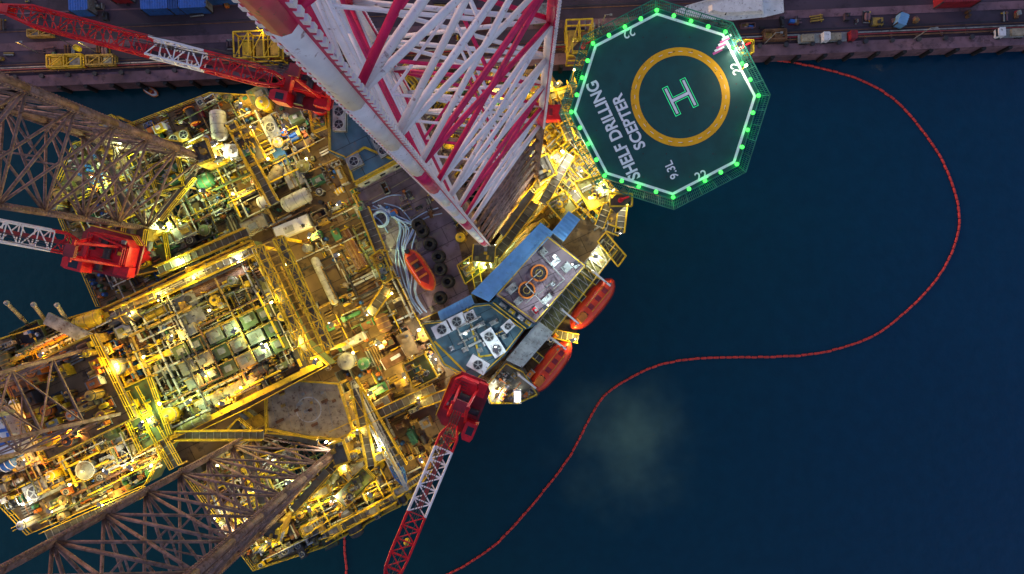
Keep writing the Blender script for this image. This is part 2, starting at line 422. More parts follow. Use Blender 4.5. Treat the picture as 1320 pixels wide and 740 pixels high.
# ================================================================== QUAY
def qy(x): return 110-.042*x
ZQ = 3.0
q = B('quay')
e0 = Vector((*W(-2500, qy(-2500), ZQ),0)); e1 = Vector((*W(3800, qy(3800), ZQ),0)); ed = (e1-e0).normalized(); en = Vector((-ed.y, ed.x, 0))
q.part('pavement').prism('asphalt', [e0.xy, e1.xy, (e1+en*900).xy, (e0+en*900).xy], -6, ZQ)
q.part('cope').prism('concrete', [(e0-en*.5).xy, (e1-en*.5).xy, (e1+en*1.3).xy, (e0+en*1.3).xy], -6, ZQ+.25)
ql = lambda t, o: (Vector((*W(0, qy(0), ZQ),0))+ed*t+en*o)     # metres along / inland
qa = math.degrees(math.atan2(ed.y, ed.x))
for o, wd, m in ((3.2,.12,'rust'),(3.6,.12,'dark'),(8.6,.12,'rust'),(9.0,.12,'dark'),(6.1,1.3,'concrete'),(11.5,.25,'concrete')):
    q.part('crane_rails'); c = ql(80, o); q.box(m, c.x, c.y, ZQ+.004, ZQ+.05+o*.001, 500, wd, qa)
for i in range(60):
    c = ql(-40+i*4.3, 1.0); q.part('bollards').cyl('dark', c.x, c.y, ZQ+.2, ZQ+.75, .25, 10); q.cyl('dark', c.x, c.y, ZQ+.7, ZQ+.85, .38, 10)
for i in range(60):
    c = ql(-42+i*4.3, -.7); q.part('fenders').cyl('rubber', c.x, c.y, .2, ZQ+.1, .35, 10)
q.done()
pl = B('quay_pipeline')
for k, o in enumerate((1.9, 2.3, 2.6)):
    pl.part('pipe_%d'%k).tube(['rust','darkred','grey'][k], (*ql(-60,o).xy, ZQ+.4), (*ql(230,o).xy, ZQ+.4), .12, 8)
for i in range(70): 
    c = ql(-60+i*4.1, 2.25); pl.part('supports').box('concrete', c.x, c.y, ZQ, ZQ+.3, .3, 1.1, qa)
pl.done()
def container(px, py, z, ang, m, L=6.06, Wd=2.44, H=2.6):
    b = B('shipping_container'); x, y = W(px, py, z+H); P = loc(x, y, ang)
    b.part('shell').box(m, x, y, z, z+H, L, Wd, ang)
    for i in range(int(L/.4)):
        u = -L/2+.2+i*.4; b.part('ribs').box(m, *P(u,0), z+.1, z+H+.04, .16, Wd+.06, ang)
    for u in (-1,1):
        for v in (-1,1): b.part('corner_posts').box('dark', *P(u*L/2, v*Wd/2), z, z+H+.06, .18, .18, ang)
    b.part('doors').box('grey', *P(L/2+.03, 0), z+.1, z+H-.1, .05, Wd*.9, ang)
    b.done()
for px, py, m in ((205,1,'blue'),(240,0,'blue'),(275,-12,'blue'),(150,-14,'darkred'),(700,14,'grey'),(1240,-8,'darkred'),(100,3,'blue'),(620,20,'darkred')):
    container(px, py, ZQ, qa, m, L=R.choice([3,6.06]))
container(1165, 24, ZQ, 70, 'roofblue', L=1.9, Wd=1.4, H=1.6)
def vehicle(px, py, ang, m, k=.62):
    b = B('flatbed_truck'); x, y = W(px, py, ZQ+2*k); P0 = loc(x, y, ang); P = lambda u, v: P0(u*k, v*k); z = ZQ
    b.part('chassis').box('dark', x, y, z+.5*k, z+.8*k, 8*k, 1.0*k, ang)
    b.part('bed').box('grey', *P(-1.1,0), z+.8*k, z+1.1*k, 5.6*k, 2.3*k, ang); b.part('load').box('beige', *P(-1.6,0), z+1.1*k, z+1.9*k, 3.2*k, 1.8*k, ang)
    b.part('cab').prism(m, [P(2.1,-1.15),P(3.6,-1.15),P(3.95,-.9),P(3.95,.9),P(3.6,1.15),P(2.1,1.15)], z+.6*k, z+2.7*k, .05)
    b.part('windscreen').box('glass', *P(3.85,0), z+1.6*k, z+2.3*k, .3*k, 1.9*k, ang)
    for u in (-3,-1.9,2.8):
        for v in (-1,1):
            c = P(u, v*1.1); ax = (math.sin(math.radians(ang))*v, -math.cos(math.radians(ang))*v, 0)
            b.part('wheels').lathe('rubber', (*c, z+.5*k), ax, [(-.15,.5*k),(.15,.5*k)], 12, False)
    b.done()
vehicle(1050,48,qa,'white'); vehicle(1305,41,qa+180,'white'); vehicle(1085,46,qa,'darkred'); vehicle(410,8,qa+3,'yellow',.9)
def frame(px, py, wpx, dpx, h, m, name, ang=qa, z=ZQ):
    b = B(name); x, y = W(px, py, z+h); w_ = S(wpx, z+h); d_ = S(dpx, z+h); P = loc(x, y, ang); n = max(2, int(w_/2.2))
    for zz in (z+.15, z+h/2, z+h):
        for v in (-.5,.5): b.part('rails').beam(m, (*P(-w_/2, v*d_), zz), (*P(w_/2, v*d_), zz), .22)
        for i in range(n+1): b.part('crossbeams').beam(m, (*P(-w_/2+i*w_/n, -d_/2), zz), (*P(-w_/2+i*w_/n, d_/2), zz), .18)
    for i in range(n+1):
        for v in (-.5,.5): b.part('posts').beam(m, (*P(-w_/2+i*w_/n, v*d_), z), (*P(-w_/2+i*w_/n, v*d_), z+h), .2)
    for i in range(n):
        b.part('braces').beam(m, (*P(-w_/2+i*w_/n, -d_/2), z+h), (*P(-w_/2+(i+1)*w_/n, d_/2), z+h), .12)
        b.part('cargo').box(R.choice(['ochre','grey','rust',m]), *P(-w_/2+(i+.5)*w_/n, 0), z, z+h*R.uniform(.3,.8), w_/n*.6, d_*.6, ang)
    b.done()
frame(330,57,58,34,4,'yellow','steel_support_frame'); frame(82,78,44,15,1.5,'yellow','steel_support_frame'); frame(128,77,34,12,1.5,'ochre','steel_support_frame')
frame(748,48,34,46,5,'yellow','steel_support_frame'); frame(50,42,30,8,1,'ochre','steel_support_frame'); frame(1000,44,28,12,1.2,'rust','steel_support_frame')
for i in range(230):
    t = R.uniform(-15, 190); o = R.choice([R.uniform(4,5.5), R.uniform(9.5,18), R.uniform(10,22)])
    c = ql(t, o); k = R.choice(['box','pipes','pipes','basket','skid','drums','pipes'])
    bb = B('quay_'+NAMES[k]); wd = R.uniform(.5,2.4)
    ITEMS[k](bb, c.x, c.y, ZQ, qa+R.choice([0,0,90])+R.uniform(-6,6), wd, wd*R.uniform(.3,.7), R.uniform(.3,1.0), R.choice(['dark','rust','darkred','dark','concrete','ochre','asphalt','concrete']), R.choice(['dark','grey','rust','concrete'])); bb.done()
# white boat laid up on the quay
b = B('white_motor_boat')
c0 = W3(945,10,ZQ+2); P = loc(c0.x, c0.y, qa+181)
V = []; Fc = []
prof = [(-8.2,1.1,0),(-5,1.7,0),(0,1.9,0),(4,1.5,.1),(7.5,.7,.3),(9.3,.08,.5)]
for u, hw, dz in prof:
    for v, zz in ((-hw,1.7+dz),(-hw*.75,.6+dz),(0,.2+dz),(hw*.75,.6+dz),(hw,1.7+dz)): V.append((*P(u,v), ZQ+zz))
for i in range(len(prof)-1):
    for j in range(4): Fc.append((i*5+j,i*5+j+1,(i+1)*5+j+1,(i+1)*5+j))
    Fc.append((i*5+4,i*5,(i+1)*5,(i+1)*5+4))
b.part('hull').add(V, Fc, 'white', False)
b.part('cabin').prism('white', [P(-5,-1.2),P(2,-1.1),P(4,-.5),P(4,.5),P(2,1.1),P(-5,1.2)], ZQ+1.6, ZQ+2.8, .12)
b.part('windows').prism('glass', [P(1.2,-1.12),P(3.4,-.6),P(3.4,.6),P(1.2,1.12)], ZQ+2.0, ZQ+2.72, .1)
for u in (-5,0,4): b.part('cradle').box('rust', *P(u,0), ZQ, ZQ+.7, .3, 2.6, qa)
rail(b.part('handrails'), [P(-8,-1),P(-5,-1.6),P(0,-1.8),P(4,-1.4),P(7.5,-.6)], ZQ+1.8, m='white', h=.6, r=.03)
b.done()
# ================================================================== HULL
HP = [(100,188),(190,155),(275,122),(372,128),(425,108),(560,97),(705,88),(748,150),(800,262),(790,312),(742,432),(692,512),(625,512),(560,602),(525,645),(420,702),(330,732),(235,602),(130,395),(70,255)]
LEGS = [ [(628,318),(690,230),(583,220)], [(275,210),(205,297),(165,193)], [(440,575),(337,553),(369,654)] ]
hull = B('rig_hull'); hull.part('hull_shell').prism('hull', [W(*p) for p in HP], 8.5, ZD-.06)
hull.part('main_deck').prism('deck', [W(*p) for p in HP], ZD-.06, ZD)
ho = hull.done()
for ch in ho.children:
    for lg in LEGS:
        P3 = [Vector(W(*p)) for p in lg]; c = sum(P3, Vector((0,0)))/3
        P3 = [c+(p-c)*1.18 for p in P3]
        cb = B('cutter'); cb.prism('dark', [tuple(p) for p in P3], 0, 30); co = cb.done()
        md = ch.modifiers.new('well','BOOLEAN'); md.operation='DIFFERENCE'; md.object = co; md.solver='EXACT'
        bpy.context.view_layer.update(); dg = bpy.context.evaluated_depsgraph_get()
        nm = bpy.data.meshes.new_from_object(ch.evaluated_get(dg)); ch.modifiers.clear(); ch.data = nm; bpy.data.objects.remove(co)
rl = B('deck_edge_railing')
srail(rl, HP[:6]+[], ZD); srail(rl, [HP[i] for i in (12,13,14,15,16,17)], ZD); srail(rl, [HP[18],HP[19],HP[0]], ZD); rl.done()
for lg in LEGS:
    for p in lg: reserve(*p, 16)
    cx = sum(p[0] for p in lg)/3; cy = sum(p[1] for p in lg)/3; reserve(cx, cy, 42)

# ================================================================== LEGS
def leg(tri, ztop=104, thr=58, bay=6.6):
    b = B('rig_leg'); P3 = [Vector(W(*p)) for p in tri]; cen = sum(P3, Vector((0,0)))/3
    z = -6; k = 0
    while z < ztop:
        z1 = z+bay; zm = (z+z1)/2
        if zm < ZD+thr: mc = mb = mh = 'legsteel'
        else:
            mc = 'legwhite'; mb = ['legwhite','legred','legwhite'][k%3]; mh = ['legwhite','legwhite','legred'][k%3]
        b.part('chords')
        for i, p in enumerate(P3):
            mcc = 'legwhite' if (thr < 40 and i == 0 and zm > ZD+3) else mc
            if mcc == 'legwhite' and k % 4 == 1: mcc = 'legred'
            b.tube(mcc, (*p, z), (*p, z1), .38, 10)
            o = (p-cen).normalized(); t = Vector((-o.y, o.x))
            for s in (-1,1):
                b.beam('legred' if mcc != 'legsteel' else 'legsteel', (*(p+t*s*.44), z), (*(p+t*s*.44), z1), .13, .24)
                if z > ZD-3:
                    for g in range(14):
                        zz = z+g*bay/14; b.box('legwhite' if mcc!='legsteel' else 'legsteel', *(p+t*s*.56), zz, zz+.24, .16, .16, math.degrees(math.atan2(t.y,t.x)))
        b.part('braces')
        for i in range(3):
            p, q_ = P3[i], P3[(i+1)%3]; m_ = (p+q_)/2
            b.tube(mh, (*p, z), (*q_, z), .17, 8)
            b.tube(mb, (*p, z), (*q_, z1), .15, 8); b.tube('legwhite' if (mb!='legsteel' and i==1) else mb, (*q_, z), (*p, z1), .15, 8)
            n_ = (P3[(i+1)%3]+P3[(i+2)%3])/2
            b.tube(mh, (*m_, z), (*n_, z), .10, 6)
        z = z1; k += 1
    b.done()
leg(LEGS[0], thr=30, bay=6.2); leg(LEGS[1]); leg(LEGS[2])
# jacking towers round each chord
for li, lg in enumerate(LEGS):
    P3 = [Vector(W(*p)) for p in lg]; cen = sum(P3, Vector((0,0)))/3
    b = B('jacking_frame')
    for p in P3:
        o = (p-cen).normalized(); a = math.degrees(math.atan2(o.y, o.x)); c = p+o*1.3
        P = loc(c.x, c.y, a); col = 'ochre' if li else 'beige'
        b.part('gearcase_tower')
        for v in (-1.15,1.15):
            b.box(col, *P(-.5, v), ZD, ZD+5.2, 1.7, .6, a)
            for k in range(3):
                b.lathe('yellow' if k%2 else 'grey', (*P(.4, v), ZD+.9+k*1.5), (o.x,o.y,0), [(0,.42),(.9,.42),(.91,.25),(1.3,.25)], 10, False)
        b.box(col, *P(.1,0), ZD, ZD+4.6, .5, 2.2, a); b.box('grating', *P(.0,0), ZD+5.2, ZD+5.3, 2.2, 3.0, a)
        for _ in range(5): b.box(R.choice(['yellow','grey','dark','ochre','olive']), *P(R.uniform(-.8,.8),R.uniform(-1.2,1.2)), ZD+5.3, ZD+5.3+R.uniform(.3,.9), R.uniform(.3,.7), R.uniform(.3,.6), a)
        b.part('handrails'); rail(b, [P(-1.1,-1.5),P(1.1,-1.5),P(1.1,1.5),P(-1.1,1.5)], ZD+5.3)
    for i in range(3):
        p, r_ = P3[i], P3[(i+1)%3]; o = ((p+r_)/2-cen).normalized()*1.1
        p2 = p.lerp(r_, .2)+o; q2 = p.lerp(r_, .8)+o
        b.part('tie_walkways').beam('grating', (*p2, ZD+4.2), (*q2, ZD+4.2), 1.1, .15)
        rail(b, [p2+o.normalized()*.5, q2+o.normalized()*.5], ZD+4.3)
    b.done()

# ================================================================== CRANES
def crane(px, py, zb, tip, red_fn, sc=1.0, bw=2.0):
    b = B('pedestal_crane'); c = Vector(W(px, py, zb+2)); t = W3(*tip); d = (t.xy-c).normalized(); a = math.degrees(math.atan2(d.y, d.x)); P = loc(c.x, c.y, a)
    k = sc
    b.part('pedestal').lathe('red', (c.x,c.y,ZD-2), (0,0,1), [(0,1.5*k),(zb-ZD-.5,1.3*k),(zb-ZD+.8,1.3*k),(zb-ZD+1.6,2.1*k),(zb-ZD+2,2.1*k)], 20)
    b.part('slew_platform').prism('darkred', [P(-4.2*k,-1.6*k),P(-3.2*k,-2.5*k),P(1.6*k,-2.5*k),P(2.6*k,-1.4*k),P(2.6*k,1.4*k),P(1.6*k,2.5*k),P(-3.2*k,2.5*k),P(-4.2*k,1.6*k)], zb, zb+.35)
    b.part('machinery_house').prism('red', [P(-3.9*k,-1.2*k),P(-3.3*k,-1.9*k),P(.2*k,-1.9*k),P(.2*k,.9*k),P(-3.9*k,.9*k)], zb+.35, zb+2.7)
    b.box('red', *P(-3.2*k,1.5*k), zb+.35, zb+1.9, 1.6*k, 1.1*k, a)
    b.part('louvres')
    for i in range(5): b.box('darkred', *P((-3.5+i*.35)*k,-.9*k), zb+2.7, zb+2.85, .12, 1.4*k, a)
    b.box('dark', *P(-1.2*k,-1*k), zb+2.7, zb+3.0, 1.0*k, 1.2*k, a); b.cyl('dark', *P(-.3*k,-.2*k), zb+2.7, zb+3.6, .18, 8)
    for i in range(6): b.box(R.choice(['grey','darkred','yellow','lightgrey']), *P(R.uniform(-3.4,0)*k,R.uniform(-1.6,.7)*k), zb+2.7, zb+2.8+R.uniform(.1,.5), R.uniform(.3,.7), R.uniform(.2,.5), a)
    b.part('operator_cab').prism('red', [P(.6*k,1.2*k),P(2.4*k,1.2*k),P(2.9*k,1.5*k),P(2.9*k,2.5*k),P(2.4*k,2.7*k),P(.6*k,2.7*k)], zb+.3, zb+2.5, .06)
    b.box('glass', *P(2.75*k,1.95*k), zb+.9, zb+2.2, .4, .9*k, a); b.box('glass', *P(1.6*k,2.0*k), zb+2.3, zb+2.52, 1.0*k, .8*k, a)
    b.part('winches')
    for u, v in ((-1.9,0),(-.4,1.6)):
        p = P(u*k,(v-.6)*k); ax = (-math.sin(math.radians(a)), math.cos(math.radians(a)), 0)
        b.lathe('dark', (*p, zb+3.0 if v==0 else zb+1.2), ax, [(0,.6),(.1,.6),(.11,.42),(1.2,.42),(1.21,.6),(1.3,.6)], 14, False)
    top = zb+8.2*k; b.part('a_frame')
    for v in (-1.1,1.1):
        b.beam('red', (*P(1.3*k,v*k), zb+.3), (*P(-1.9*k,v*.7*k), top), .34); b.beam('red', (*P(-3.4*k,v*k), zb+.3), (*P(-1.9*k,v*.7*k), top), .26)
        b.beam('red', (*P(-.4*k,v*.85*k), zb+4), (*P(-2.7*k,v*.85*k), zb+4), .2)
    for zz, u in ((top,-1.9),(zb+4.2,-.35)): b.beam('red', (*P(u*k,-1.1*k), zz), (*P(u*k,1.1*k), zz), .3)
    b.box('darkred', *P(-1.9*k,0), top, top+.5, 1.2, 1.4, a)
    b.part('handrails'); rail(b, [P(-4.1*k,-1.6*k),P(-3.2*k,-2.4*k),P(1.6*k,-2.4*k)], zb+.35, m='yellow'); rail(b, [P(-3.8*k,-1.1*k),P(.1*k,-1.8*k),P(.1*k,.8*k),P(-3.8*k,.8*k)], zb+2.7, m='red', closed=True)
    p0 = Vector((*P(1.9*k,0), zb+1.4))
    b.part('boom'); truss(b, p0, t, bw, bw*.8, 1.5, .14, .08, red_fn, .07, .1, .4)
    b.part('boom_walkway').beam('darkred', p0.lerp(t,.06), p0.lerp(t,.55), .55, .05)
    b.part('boom_tip').box('red', t.x, t.y, t.z-.6, t.z+.6, 1.6, .9, a)
    b.part('pendant_lines')
    for v in (-.45,.45):
        n = Vector((-d.y, d.x, 0))*v; b.tube('dark', Vector((*P(-1.9*k,0), top+.3))+n, t+n*.7+Vector((0,0,.5)), .045, 5)
        b.tube('dark', Vector((*P(-1.9*k,0), top+.3))+n*.3, p0.lerp(t,.6)+n*.3+Vector((0,0,.8)), .04, 5)
    b.part('hook_line').tube('dark', t, (t.x,t.y,t.z-12), .05, 5); b.lathe('yellow', (t.x,t.y,t.z-13.4), (0,0,1), [(0,.1),(.3,.4),(1.1,.4),(1.4,.15)], 8)
    b.done()
crane(383,108, 29, (6,12,36), lambda t: 'legwhite' if .28<t<.52 else 'red', 1.0, 2.1)
crane(122,322, 28, (-190,262,44), lambda t: 'legwhite' if t>.12 else 'red', 1.15, 2.4)
crane(592,530, 28, (500,752,36), lambda t: 'legwhite' if .2<t<.62 else 'red', 1.05, 2.2)
reserve(383,110,34); reserve(122,322,30); reserve(592,532,34)

# ================================================================== HELIDECK
ZH = 29.0; hc = W(857,134,ZH); sH = (HC-ZH)/F; hb = B('helideck')
def octo(r, off=5): return [(hc[0]+r*math.cos(math.radians(off+45*i)), hc[1]+r*math.sin(math.radians(off+45*i))) for i in range(8)]
hb.part('deck_plate').prism('helideck', octo(11.85), ZH-.5, ZH)
def octring(m, r0, r1, z, h):
    a, c = octo(r0), octo(r1)
    for i in range(8):
        j = (i+1)%8; hb.prism(m, [a[i], c[i], c[j], a[j]], z, z+h)
hb.part('perimeter_line'); octring('helipaint', 11.06, 11.42, ZH, .012)
hb.part('gutter'); octring('net', 11.85, 12.0, ZH-.5, .6)
hb.part('safety_net')
for f_ in (12.35,12.75,13.2): 
    o_ = octo(f_)
    for i in range(8): hb.beam('net', (*o_[i], ZH-.2+(f_-12)*.12), (*o_[(i+1)%8], ZH-.2+(f_-12)*.12), .05 if f_ < 13 else .11)
oi, oo = octo(11.9), octo(13.2)
for i in range(8):
    for k in range(40):
        t = k/40; p = Vector(oi[i]).lerp(Vector(oi[(i+1)%8]), t); r_ = Vector(oo[i]).lerp(Vector(oo[(i+1)%8]), t)
        hb.beam('net', (*p, ZH-.3), (*r_, ZH-.05), .14 if k%8==0 else .05)
cc = W(877,125,ZH)
hb.part('landing_circle').ring('heliorange', cc[0], cc[1], ZH, 53.5*sH, 64*sH, .016, 72)
hb.part('circle_dashes')
for i in range(28):
    a = 2*math.pi*i/28; r_ = 58.7*sH
    hb.box('helipaint', cc[0]+r_*math.cos(a), cc[1]+r_*math.sin(a), ZH+.016, ZH+.03, .05, .5, math.degrees(a))
hb.part('h_marking'); P = loc(cc[0], cc[1], 116)
def hm(m, k, z):
    for v in (-1,1): hb.box(m, *P(0, v*1.22), ZH, z, 3.75+2*k, .62+2*k, 116)
    hb.box(m, *P(0,0), ZH, z-.003, .62+2*k, 2.0, 116)
hm('Hlight', .07, ZH+.014); hm('helideck', 0, ZH+.024)
hb.box('helipaint', *P(0,0), ZH, ZH+.032, .38, 2.6, 116)
for v in (-1,1): hb.box('helipaint', *P(0, v*1.22), ZH, ZH+.036, 3.45, .30, 116)
hb.part('pink_chevron_patch'); P2 = W(931,57,ZH); Q = loc(P2[0], P2[1], -32)
for i in range(6): hb.box('helipink' if i%2 == 0 else 'helipaint', *Q(0,-1.1+i*.42), ZH, ZH+.02+.002*i, 1.3, .3, 28)
hb.part('tie_down_points')
for i in range(7):
    for j in range(7):
        x, y = hc[0]+(i-3)*2.9, hc[1]+(j-3)*2.9
        if math.hypot(x-hc[0], y-hc[1]) < 10: hb.cyl('dark', x+.2, y-.4, ZH, ZH+.006, .10, 8)
hb.part('perimeter_lights')
og = octo(11.68)
for i in range(8):
    for k in range(4):
        p = Vector(og[i]).lerp(Vector(og[(i+1)%8]), k/4); p2 = p+(p-Vector(hc)).normalized()*.1
        hb.lathe('lampGreen', (*p, ZH), (0,0,1), [(0,.25),(.12,.25),(.24,.12)], 10)
        if k % 2 == 0: hb.lights.append(((*p2, ZH+.55), (.02,1,.08), 34, .26))
hb.part('support_trusses')
for i in range(8):
    p = Vector(octo(9)[i]); c2 = Vector(W(775,215,20))
    hb.tube('yellow', (*p, ZH-.7), (*p.lerp(c2,.65), ZD+1), .2); hb.beam('grey', (*p, ZH-.8), (*octo(9)[(i+3)%8], ZH-.8), .4, .6)
for i in range(8): hb.beam('grey', (*octo(11)[i], ZH-.75), (*octo(11)[(i+1)%8], ZH-.75), .35, .5)
hb.part('firefighting_platform')
for px, py in ((955,62),(800,258),(752,60)):
    x, y = W(px, py, ZH-1); hb.box('grating', x, y, ZH-1.6, ZH-1.4, 3.0, 1.8, 45 if px<900 else -60)
    hb.cyl('red', x, y, ZH-1.4, ZH-.3, .3, 10); hb.tube('red', (x,y,ZH-.3), (x+.9,y+.3,ZH), .12)
    rail(hb, [(x-1.4,y-.8),(x+1.4,y-.8),(x+1.4,y+.8),(x-1.4,y+.8)], ZH-1.4, closed=True)
he = hb.done()
bpy.context.view_layer.update()
def text(body, px, py, ang, length, height, par, m='helipaint', z=ZH, name='lettering'):
    cu = bpy.data.curves.new(name, 'FONT'); cu.body = body; cu.align_x = 'CENTER'; cu.align_y = 'CENTER'; cu.extrude = .008; cu.offset = .016 if len(body) < 5 else .028
    o = bpy.data.objects.new(name, cu); scene.collection.objects.link(o); bpy.context.view_layer.update()
    dm = o.dimensions.copy(); me = bpy.data.meshes.new_from_object(o.evaluated_get(bpy.context.evaluated_depsgraph_get()))
    bpy.data.objects.remove(o); me.materials.clear(); me.materials.append(MATS[m])
    o = bpy.data.objects.new(name, me); scene.collection.objects.link(o)
    x, y = W(px, py, z); o.scale = (length/dm.x, height/dm.y, 1); o.rotation_euler = (0,0,math.radians(ang))
    o.location = Vector((x,y,z+.02)); o.parent = par; o.matrix_parent_inverse = Matrix.Translation(-par.location)
text('SHELF DRILLING', 791, 168, 114.5, 13.3, 1.6, he, name='name_lettering'); text('SCEPTER', 811, 157, 114.5, 7.4, 1.5, he, name='name_lettering')
text('9.3L', 866, 219, 114.5, 2.3, 1.1, he, name='weight_marking')
text('22', 810, 42, 203, 1.5, 1.15, he, name='size_marking'); text('22', 949, 88, 112, 1.5, 1.15, he, name='size_marking'); text('22', 904, 227, 22, 1.5, 1.15, he, name='size_marking')

# ================================================================== BOATS
def lifeboat(px, py, z, ang, L, Wd, m='lifered', name='lifeboat', canopy=True):
    b = B(name); x, y = W(px, py, z+1.5); P = loc(x, y, ang); n = 16; V = []; Fc = []; k = 10
    for i in range(n+1):
        t = -1+2*i/n; e = max(.03, (1-abs(t)**3.2))**.6
        for j in range(k):
            a = 2*math.pi*j/k; cx_ = math.cos(a)*Wd/2*e; zz = math.sin(a)
            zz = (zz*1.0 if zz < 0 else zz*(.95 if canopy else .35))*e**.5
            V.append((*P(t*L/2, cx_), z+1.2+zz))
    for i in range(n):
        for j in range(k): Fc.append((i*k+j,i*k+(j+1)%k,(i+1)*k+(j+1)%k,(i+1)*k+j))
    Fc += [tuple(range(k-1,-1,-1)), tuple(range(n*k,(n+1)*k))]
    b.part('hull').add(V, Fc, m, True)
    V = []; Fc = []
    for i in range(n+1):
        t = -1+2*i/n; e = max(.04, (1-abs(t)**3.2))**.6
        for v, zz in ((-1,1.1),(-1,1.32),(1,1.32),(1,1.1)): V.append((*P(t*(L/2+.05), v*(Wd/2*e+.07)), z+zz))
    for i in range(n):
        for j in range(4): Fc.append((i*4+j,i*4+(j+1)%4,(i+1)*4+(j+1)%4,(i+1)*4+j))
    b.part('fender_belt').add(V, Fc, 'darkred' if canopy else 'orange')
    if canopy:
        b.part('coxswain_cabin').prism('orange', [P(-L*.36,-.55),P(-L*.2,-.6),P(-L*.16,0),P(-L*.2,.6),P(-L*.36,.55)], z+1.9, z+2.65, .2)
        b.part('windows').box('glass', *P(-L*.18,0), z+2.25, z+2.5, .1, .8, ang)
        for u in (-.05,.12,.28): b.part('hatches').box('darkred', *P(u*L,0), z+2.0, z+2.2, .7, .7, ang); 
        for u in (-.42,.42): b.part('lift_hooks').cyl('grey', *P(u*L,0), z+1.6, z+2.3, .13, 8)
        for v in (-.55,.55): b.part('grab_rail').beam('yellow', (*P(-L*.1,v), z+2.1), (*P(L*.34,v), z+2.05), .06)
    else:
        b.part('cockpit').prism('darkred', [P(-L*.36,-Wd*.26),P(L*.2,-Wd*.28),P(L*.36,0),P(L*.2,Wd*.28),P(-L*.36,Wd*.26)], z+1.35, z+1.62)
        for u in (-.2,-.02,.14): b.part('benches').box('orange', *P(u*L,0), z+1.6, z+1.75, .3, Wd*.5, ang)
        b.part('console').box('dark', *P(-L*.1,0), z+1.6, z+2.3, .6, .6, ang); b.part('outboard_engine').box('dark', *P(-L*.47,0), z+1.3, z+2.2, .5, .6, ang)
        b.part('grab_line').beam('white', (*P(-L*.3,-Wd*.36), z+1.6), (*P(L*.25,-Wd*.34), z+1.6), .05)
    b.part('davit')
    if canopy:
        for u in (-.38,.38):
            b.beam('white', (*P(u*L, Wd*1.1), z-.2), (*P(u*L, Wd*.9), z+3.4), .3); b.beam('white', (*P(u*L, Wd*.9), z+3.4), (*P(u*L, -.1), z+3.3), .25); b.tube('dark', (*P(u*L,0), z+3.2), (*P(u*L,0), z+2.2), .05)
    elif name == 'rescue_boat':
        for u in (-.25,.25): b.box('yellow', *P(u*L,0), z, z+.6, .3, Wd*.8, ang)
    b.done()
lifeboat(764,392, 18, 50, 8.8, 3.1); lifeboat(709,473, 18, 52, 8.8, 3.1)
lifeboat(541,348, ZD+.1, -57, 6.6, 2.5, name='rescue_boat', canopy=False); reserve(541,348,28)
for i, (px, py) in enumerate(((545,298),(555,315),(566,331),(568,347),(578,363),(568,384),(540,290))):
    b = B('rubber_fender'); x, y = W(px, py, ZD+.6)
    for k in range(3): b.torus('rubber', (x, y, ZD+.4+k*.42), .66, .30)
    b.lathe('dark', (x,y,ZD+.1), (0,0,1), [(0,.4),(.9,.4)], 8); b.done(); reserve(px,py,10)
b = B('mooring_hose')
for k in range(9):
    o = k*3.0; j = lambda: R.uniform(-4,4)
    pts = [(478+o+j(),268+j()),(500+o*.6+j(),272+o*.4+j()),(512+o+j(),292+j()),(508+o*.8+j(),320+j()),(514+o+j(),350+j()),(522+o*.7+j(),380+j()),(536+o*.6+j(),402+j())]
    b.part('hose_%d'%k).path('hose', spline([W3(p[0],p[1],ZD+.26+.07*k) for p in pts], 8), .10)
for k in range(5):
    b.part('coil_%d'%k).torus('hose', (*W(492,283), ZD+.3+.2*k), 1.0+.12*(k%2), .11)
for (pa, pb) in (((520,292),(565,268)),((524,296),(570,275)),((480,262),(520,252)),((470,275),(500,300)),((495,262),(530,285))):
    b.part('line').path('hose', spline([W3(*pa,ZD+.3), W3((pa[0]+pb[0])/2+3,(pa[1]+pb[1])/2-5,ZD+.5), W3(*pb,ZD+.3)], 6), .09)
b.done(); 
for p in ((492,283),(512,300),(512,330),(520,365),(532,395)): reserve(*p, 11)

# ================================================================== SIDE DECK PANELS + ACCOMMODATION
b = B('cargo_deck')
b.part('plating').sprism('deck_mauve', [(458,246),(520,208),(582,268),(606,384),(540,413)], ZD, ZD+.15)
b.part('edge_trim')
srail(b, [(458,246),(540,413)], ZD+.15); srail(b, [(540,413),(606,384)], ZD+.15)
for i in range(7):
    t = i/7; p = W3(470+t*78, 262+t*140, ZD+.3); q_ = W3(530+t*60,228+t*150, ZD+.3)
    b.part('tie_down_beams').beam('beige', p, p.lerp(q_, .28 if i%2 else 1.0) , .1, .05)
b.done()
def building(name, pts, z0, z1, mroof, mwall='lightgrey', railing=True, win=True):
    b = B(name); P = [Vector(W(p[0], p[1], z1)) for p in pts]
    b.part('walls').prism(mwall, [tuple(p) for p in P], z0, z1-.25)
    c = sum(P, Vector((0,0)))/len(P)
    b.part('roof').prism(mroof, [tuple(p+(p-c).normalized()*.15) for p in P], z1-.25, z1)
    b.part('windows')
    if win:
        for i in range(len(P)):
            p, q_ = P[i], P[(i+1)%len(P)]; L_ = (q_-p).length; k = int(L_/2.2); a = math.degrees(math.atan2((q_-p).y, (q_-p).x))
            for j in range(k):
                m_ = p.lerp(q_, (j+.5)/k); z = z0+1.4
                while z+1 < z1: b.box('glass', m_.x, m_.y, z, z+.8, .8, .1, a); z += 3
    if railing: rail(b.part('handrails'), [tuple(p+(c-p).normalized()*.2) for p in P], z1, closed=True)
    return b
b = building('jacking_control_house', [(424,112),(470,118),(520,205),(458,238),(446,205),(425,196)], ZD, ZD+4, 'deck_teal')
x, y = W(440,155,ZD+4); it_hvac(b.part('vent_unit'), x, y, ZD+4, 90, 3.4, 1.7, 1.2, 'lightgrey', 'grey')
